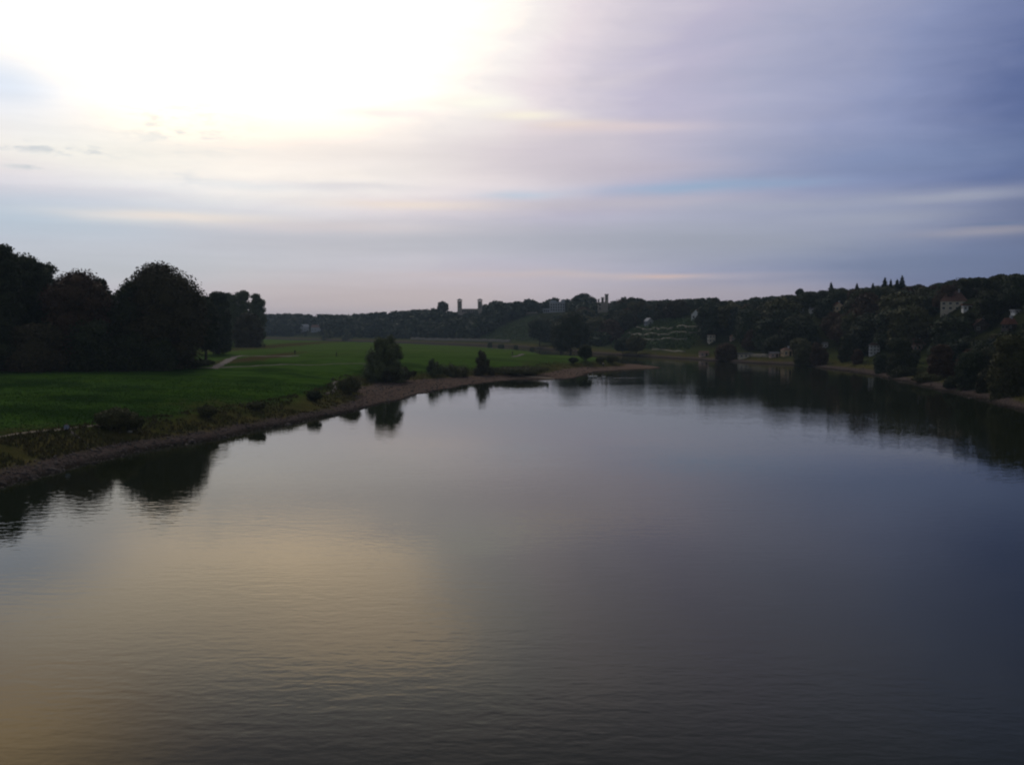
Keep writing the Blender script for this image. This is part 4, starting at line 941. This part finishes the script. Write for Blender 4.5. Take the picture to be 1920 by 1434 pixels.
# pale sand bar, stones, wake
def sandbar():
    P = [W0(x, y) for x, y in ((964, 707), (985, 709.5), (1010, 710.3), (1040, 711))]; V, Fq = [], []
    for i, p in enumerate(P):
        w = (2.6, 3.4, 1.6, .3)[i]
        z = max(gz(p[0], p[1]), 0.02)
        V += [(p[0], p[1] - w * .3, z - .3), (p[0], p[1] + w * .2, z + .22), (p[0], p[1] + w, z - .2)]
        if i: k = 3 * i; Fq += [(k-3, k, k+1, k-2), (k-2, k+1, k+2, k-1)]
    o = link('sand_bar', mesh_np('sand_bar', np.array(V), np.array(Fq), True), plain('pale_sand', (.34, .27, .21), 2, .2)); tag(o, 'thin pale strip of dry sand at the waterline', 'sand', kind='structure')
sandbar()
def rock(x, y, s, c, label):
    X, Y, Z = hit(x, y); rng = random.Random(int(x)); bm = bmesh.new(); bmesh.ops.create_icosphere(bm, subdivisions=2, radius=1)
    for v in bm.verts: v.co *= rng.uniform(.82, 1.12); v.co.z *= .6
    me = bpy.data.meshes.new('pale_stone'); bm.to_mesh(me); bm.free(); me.transform(__import__('mathutils').Matrix.Scale(s, 4))
    tag(link('pale_stone', me, plain('stone_pale', c, 3), None, (X, Y, Z + .15 * s)), label, 'stone')
rock(240, 811, .34, (.30, .28, .24), 'pale stone lying at the right foot of the large near bush')

# ------------------------------------------------------------------ people and swans
def person(x, y, label, top, legs, pose='stand', rz=0.0, D=None, scale=1.0):
    X, Y, Z = hit(x, y)
    if pose == 'sit': J = dict(pel=(0, 0, .16), chest=(0, -.05, .52), neck=(0, -.07, .66), head=(0, -.05, .78), crown=(0, -.03, .9), sh=.19, el=(.27, .08, .36), ha=(.16, .30, .34), hip=.1, kn=(.14, .36, .46), an=(.13, .52, .06), to=(.13, .68, .04))
    else: J = dict(pel=(0, 0, .92), chest=(0, .0, 1.28), neck=(0, 0, 1.46), head=(0, .02, 1.58), crown=(0, .02, 1.70), sh=.19, el=(.25, -.04, 1.14), ha=(.24, .10, .90), hip=.1, kn=(.11, .06, .50), an=(.11, -.04, .09), to=(.12, .14, .04))
    v = [J['pel'], J['chest'], J['neck'], J['head'], J['crown']]; r = [.15, .17, .065, .095, .07]; e = [(0, 1), (1, 2), (2, 3), (3, 4)]
    for s in (-1, 1):
        k = len(v); cz = J['chest']; v += [(s * J['sh'], cz[1], cz[2] + .1), (s * J['el'][0], *J['el'][1:]), (s * J['ha'][0], *J['ha'][1:])]; r += [.07, .05, .04]
        e += [(1, k), (k, k + 1), (k + 1, k + 2)]
        for f in range(3): v.append((s * (J['ha'][0] + .02 * (f - 1)), J['ha'][1] + .05, J['ha'][2] - .07)); r.append(.012); e.append((k + 2, k + 3 + f))
        k = len(v); sw = .18 * s if pose == 'stand' else 0
        v += [(s * J['hip'], J['pel'][1], J['pel'][2] - .04), (s * J['kn'][0], J['kn'][1] + sw * .5, J['kn'][2]), (s * J['an'][0], J['an'][1] + sw, J['an'][2]), (s * J['to'][0], J['to'][1] + sw, J['to'][2])]; r += [.1, .07, .05, .04]
        e += [(0, k), (k, k + 1), (k + 1, k + 2), (k + 2, k + 3)]
    me = bpy.data.meshes.new('body'); me.from_pydata(v, e, []); me.update()
    root = empty('person', (X, Y, Z), math.radians(rz)); root.scale = (scale,) * 3; tag(root, label, 'person')
    zc = J['pel'][2] + .06; zn = J['neck'][2] + .01; zt = J['crown'][2] + .1
    def f(N, b):
        g = N.t.nodes.new('ShaderNodeTexCoord').outputs['Object']; sp = N.t.nodes.new('ShaderNodeSeparateXYZ'); N.l.new(g, sp.inputs[0])
        zz = N.m('DIVIDE', sp.outputs[2], zt)
        N.l.new(N.ramp(zz, [(0, c4(legs)), (zc / zt, c4(top)), (zn / zt, (.38, .24, .17, 1))], 'CONSTANT'), b.inputs['Base Color'])
    o = link('body', me, mat('cloth_%d' % len(MATS), f), root)
    md = o.modifiers.new('skin', 'SKIN'); md.use_smooth_shade = True
    for i, sv in enumerate(me.skin_vertices[0].data): sv.radius = (r[i], r[i]); sv.use_root = (i == 0)
    sb = o.modifiers.new('sub', 'SUBSURF'); sb.levels = 1; sb.render_levels = 1
    bm = bmesh.new(); bmesh.ops.create_uvsphere(bm, u_segments=10, v_segments=7, radius=.105)
    for q in list(bm.verts):
        if q.co.z < -.03 and q.co.y > -.02: bm.verts.remove(q)
    m2 = bpy.data.meshes.new('hair'); bm.to_mesh(m2); bm.free()
    link('hair', m2, plain('hair_dark', (.03, .022, .016)), root, (J['head'][0], J['head'][1] - .02, J['head'][2] + .06))
person(121, 808, 'person with pale blue top sitting on the bank top beside the path', (.24, .27, .34), (.015, .015, .02), 'sit', 200, scale=1.0)
person(553, 665, 'dark clothed walker on the meadow, left of two', (.02, .02, .025), (.012, .012, .015), 'stand', 30)
person(631, 669, 'dark clothed walker on the meadow, right of two', (.022, .02, .02), (.012, .012, .015), 'stand', 100)
person(961, 667, 'dark clothed walker beside the pale bend of path', (.02, .02, .02), (.015, .015, .02), 'stand', 60)
person(310, 690, 'walker in a pinkish top in front of the dome tree', (.30, .20, .17), (.03, .03, .035), 'stand', 90)
person(1131, 688, 'person in a pale top standing on the spit by the bushes', (.5, .42, .38), (.05, .045, .05), 'stand', 10)
M_SWAN = plain('feathers_white', (.80, .79, .76), 4, .06); M_BILL = plain('bill', (.5, .16, .03))
def swan(x, y, rz, label, s=1.0):
    X, Y = W0(x, y); root = empty('swan', (X, Y, 0), math.radians(rz)); root.scale = (s,) * 3; tag(root, label, 'swan', 'swans on the river')
    me = bpy.data.meshes.new('body')
    v = [(-.62, 0, .30), (-.35, 0, .20), (0, 0, .18), (.34, 0, .2), (.52, 0, .34), (.56, 0, .58), (.50, 0, .80), (.58, 0, .90), (.68, 0, .86)]
    me.from_pydata(v, [(i, i + 1) for i in range(8)], []); me.update(); o = link('body', me, M_SWAN, root)
    o.modifiers.new('skin', 'SKIN').use_smooth_shade = True
    for i, sv in enumerate(me.skin_vertices[0].data): q = (.05, .19, .25, .19, .085, .06, .055, .065, .045)[i]; sv.radius = (q, q); sv.use_root = i == 0
    q = o.modifiers.new('sub', 'SUBSURF'); q.levels = q.render_levels = 1
    MB().tube([(.70, 0, .85), (.80, 0, .81), (.86, 0, .79)], [.035, .028, .012], 6).build('bill', M_BILL, root)
    for sd_ in (-1, 1):
        w = MB(); w.tube([(.25, .2 * sd_, .28), (-.1, .25 * sd_, .36), (-.45, .17 * sd_, .38), (-.72, .06 * sd_, .40)], [.10, .16, .12, .03], 8); w.build('wing', M_SWAN, root)
swan(1107, 708.2, 190, 'left of two white swans close together on the water', 1.15)
swan(1115, 707.6, 170, 'right of two white swans close together on the water', 1.1)
swan(1132, 708.2, 180, 'lone white swan trailing a wake behind the pair', .8)
def wake():
    X, Y = W0(1133, 708.4); V, Fq = [], []
    for i in range(24):
        x = X + i * .5; w = .05 + i * .006; hgt = .035 * (1 - i / 26)
        V += [(x, Y - w, -.01), (x, Y, hgt), (x, Y + w, -.01)]
        if i: k = 3 * i; Fq += [(k-3, k, k+1, k-2), (k-2, k+1, k+2, k-1)]
    tag(link('wake', mesh_np('wake', np.array(V), np.array(Fq), True), M_WATER), 'thin wake line trailing behind the lone swan', 'wake', kind='stuff')
wake()

# ------------------------------------------------------------------ evening air
hz = MB().box(-6500, 6500, -900, 9500, -5.0, 62.0)
hm = bpy.data.materials.new('haze'); hm.use_nodes = True; ht = hm.node_tree; ht.nodes.clear()
hv = ht.nodes.new('ShaderNodeVolumePrincipled'); hv.inputs['Color'].default_value = (.58, .78, 1.0, 1); hv.inputs['Density'].default_value = 0.00013
hv.inputs['Anisotropy'].default_value = 0.2
ho = ht.nodes.new('ShaderNodeOutputMaterial'); ht.links.new(hv.outputs[0], ho.inputs['Volume'])
o = hz.build('haze', hm); tag(o, 'thin bluish evening haze', 'haze', kind='stuff')
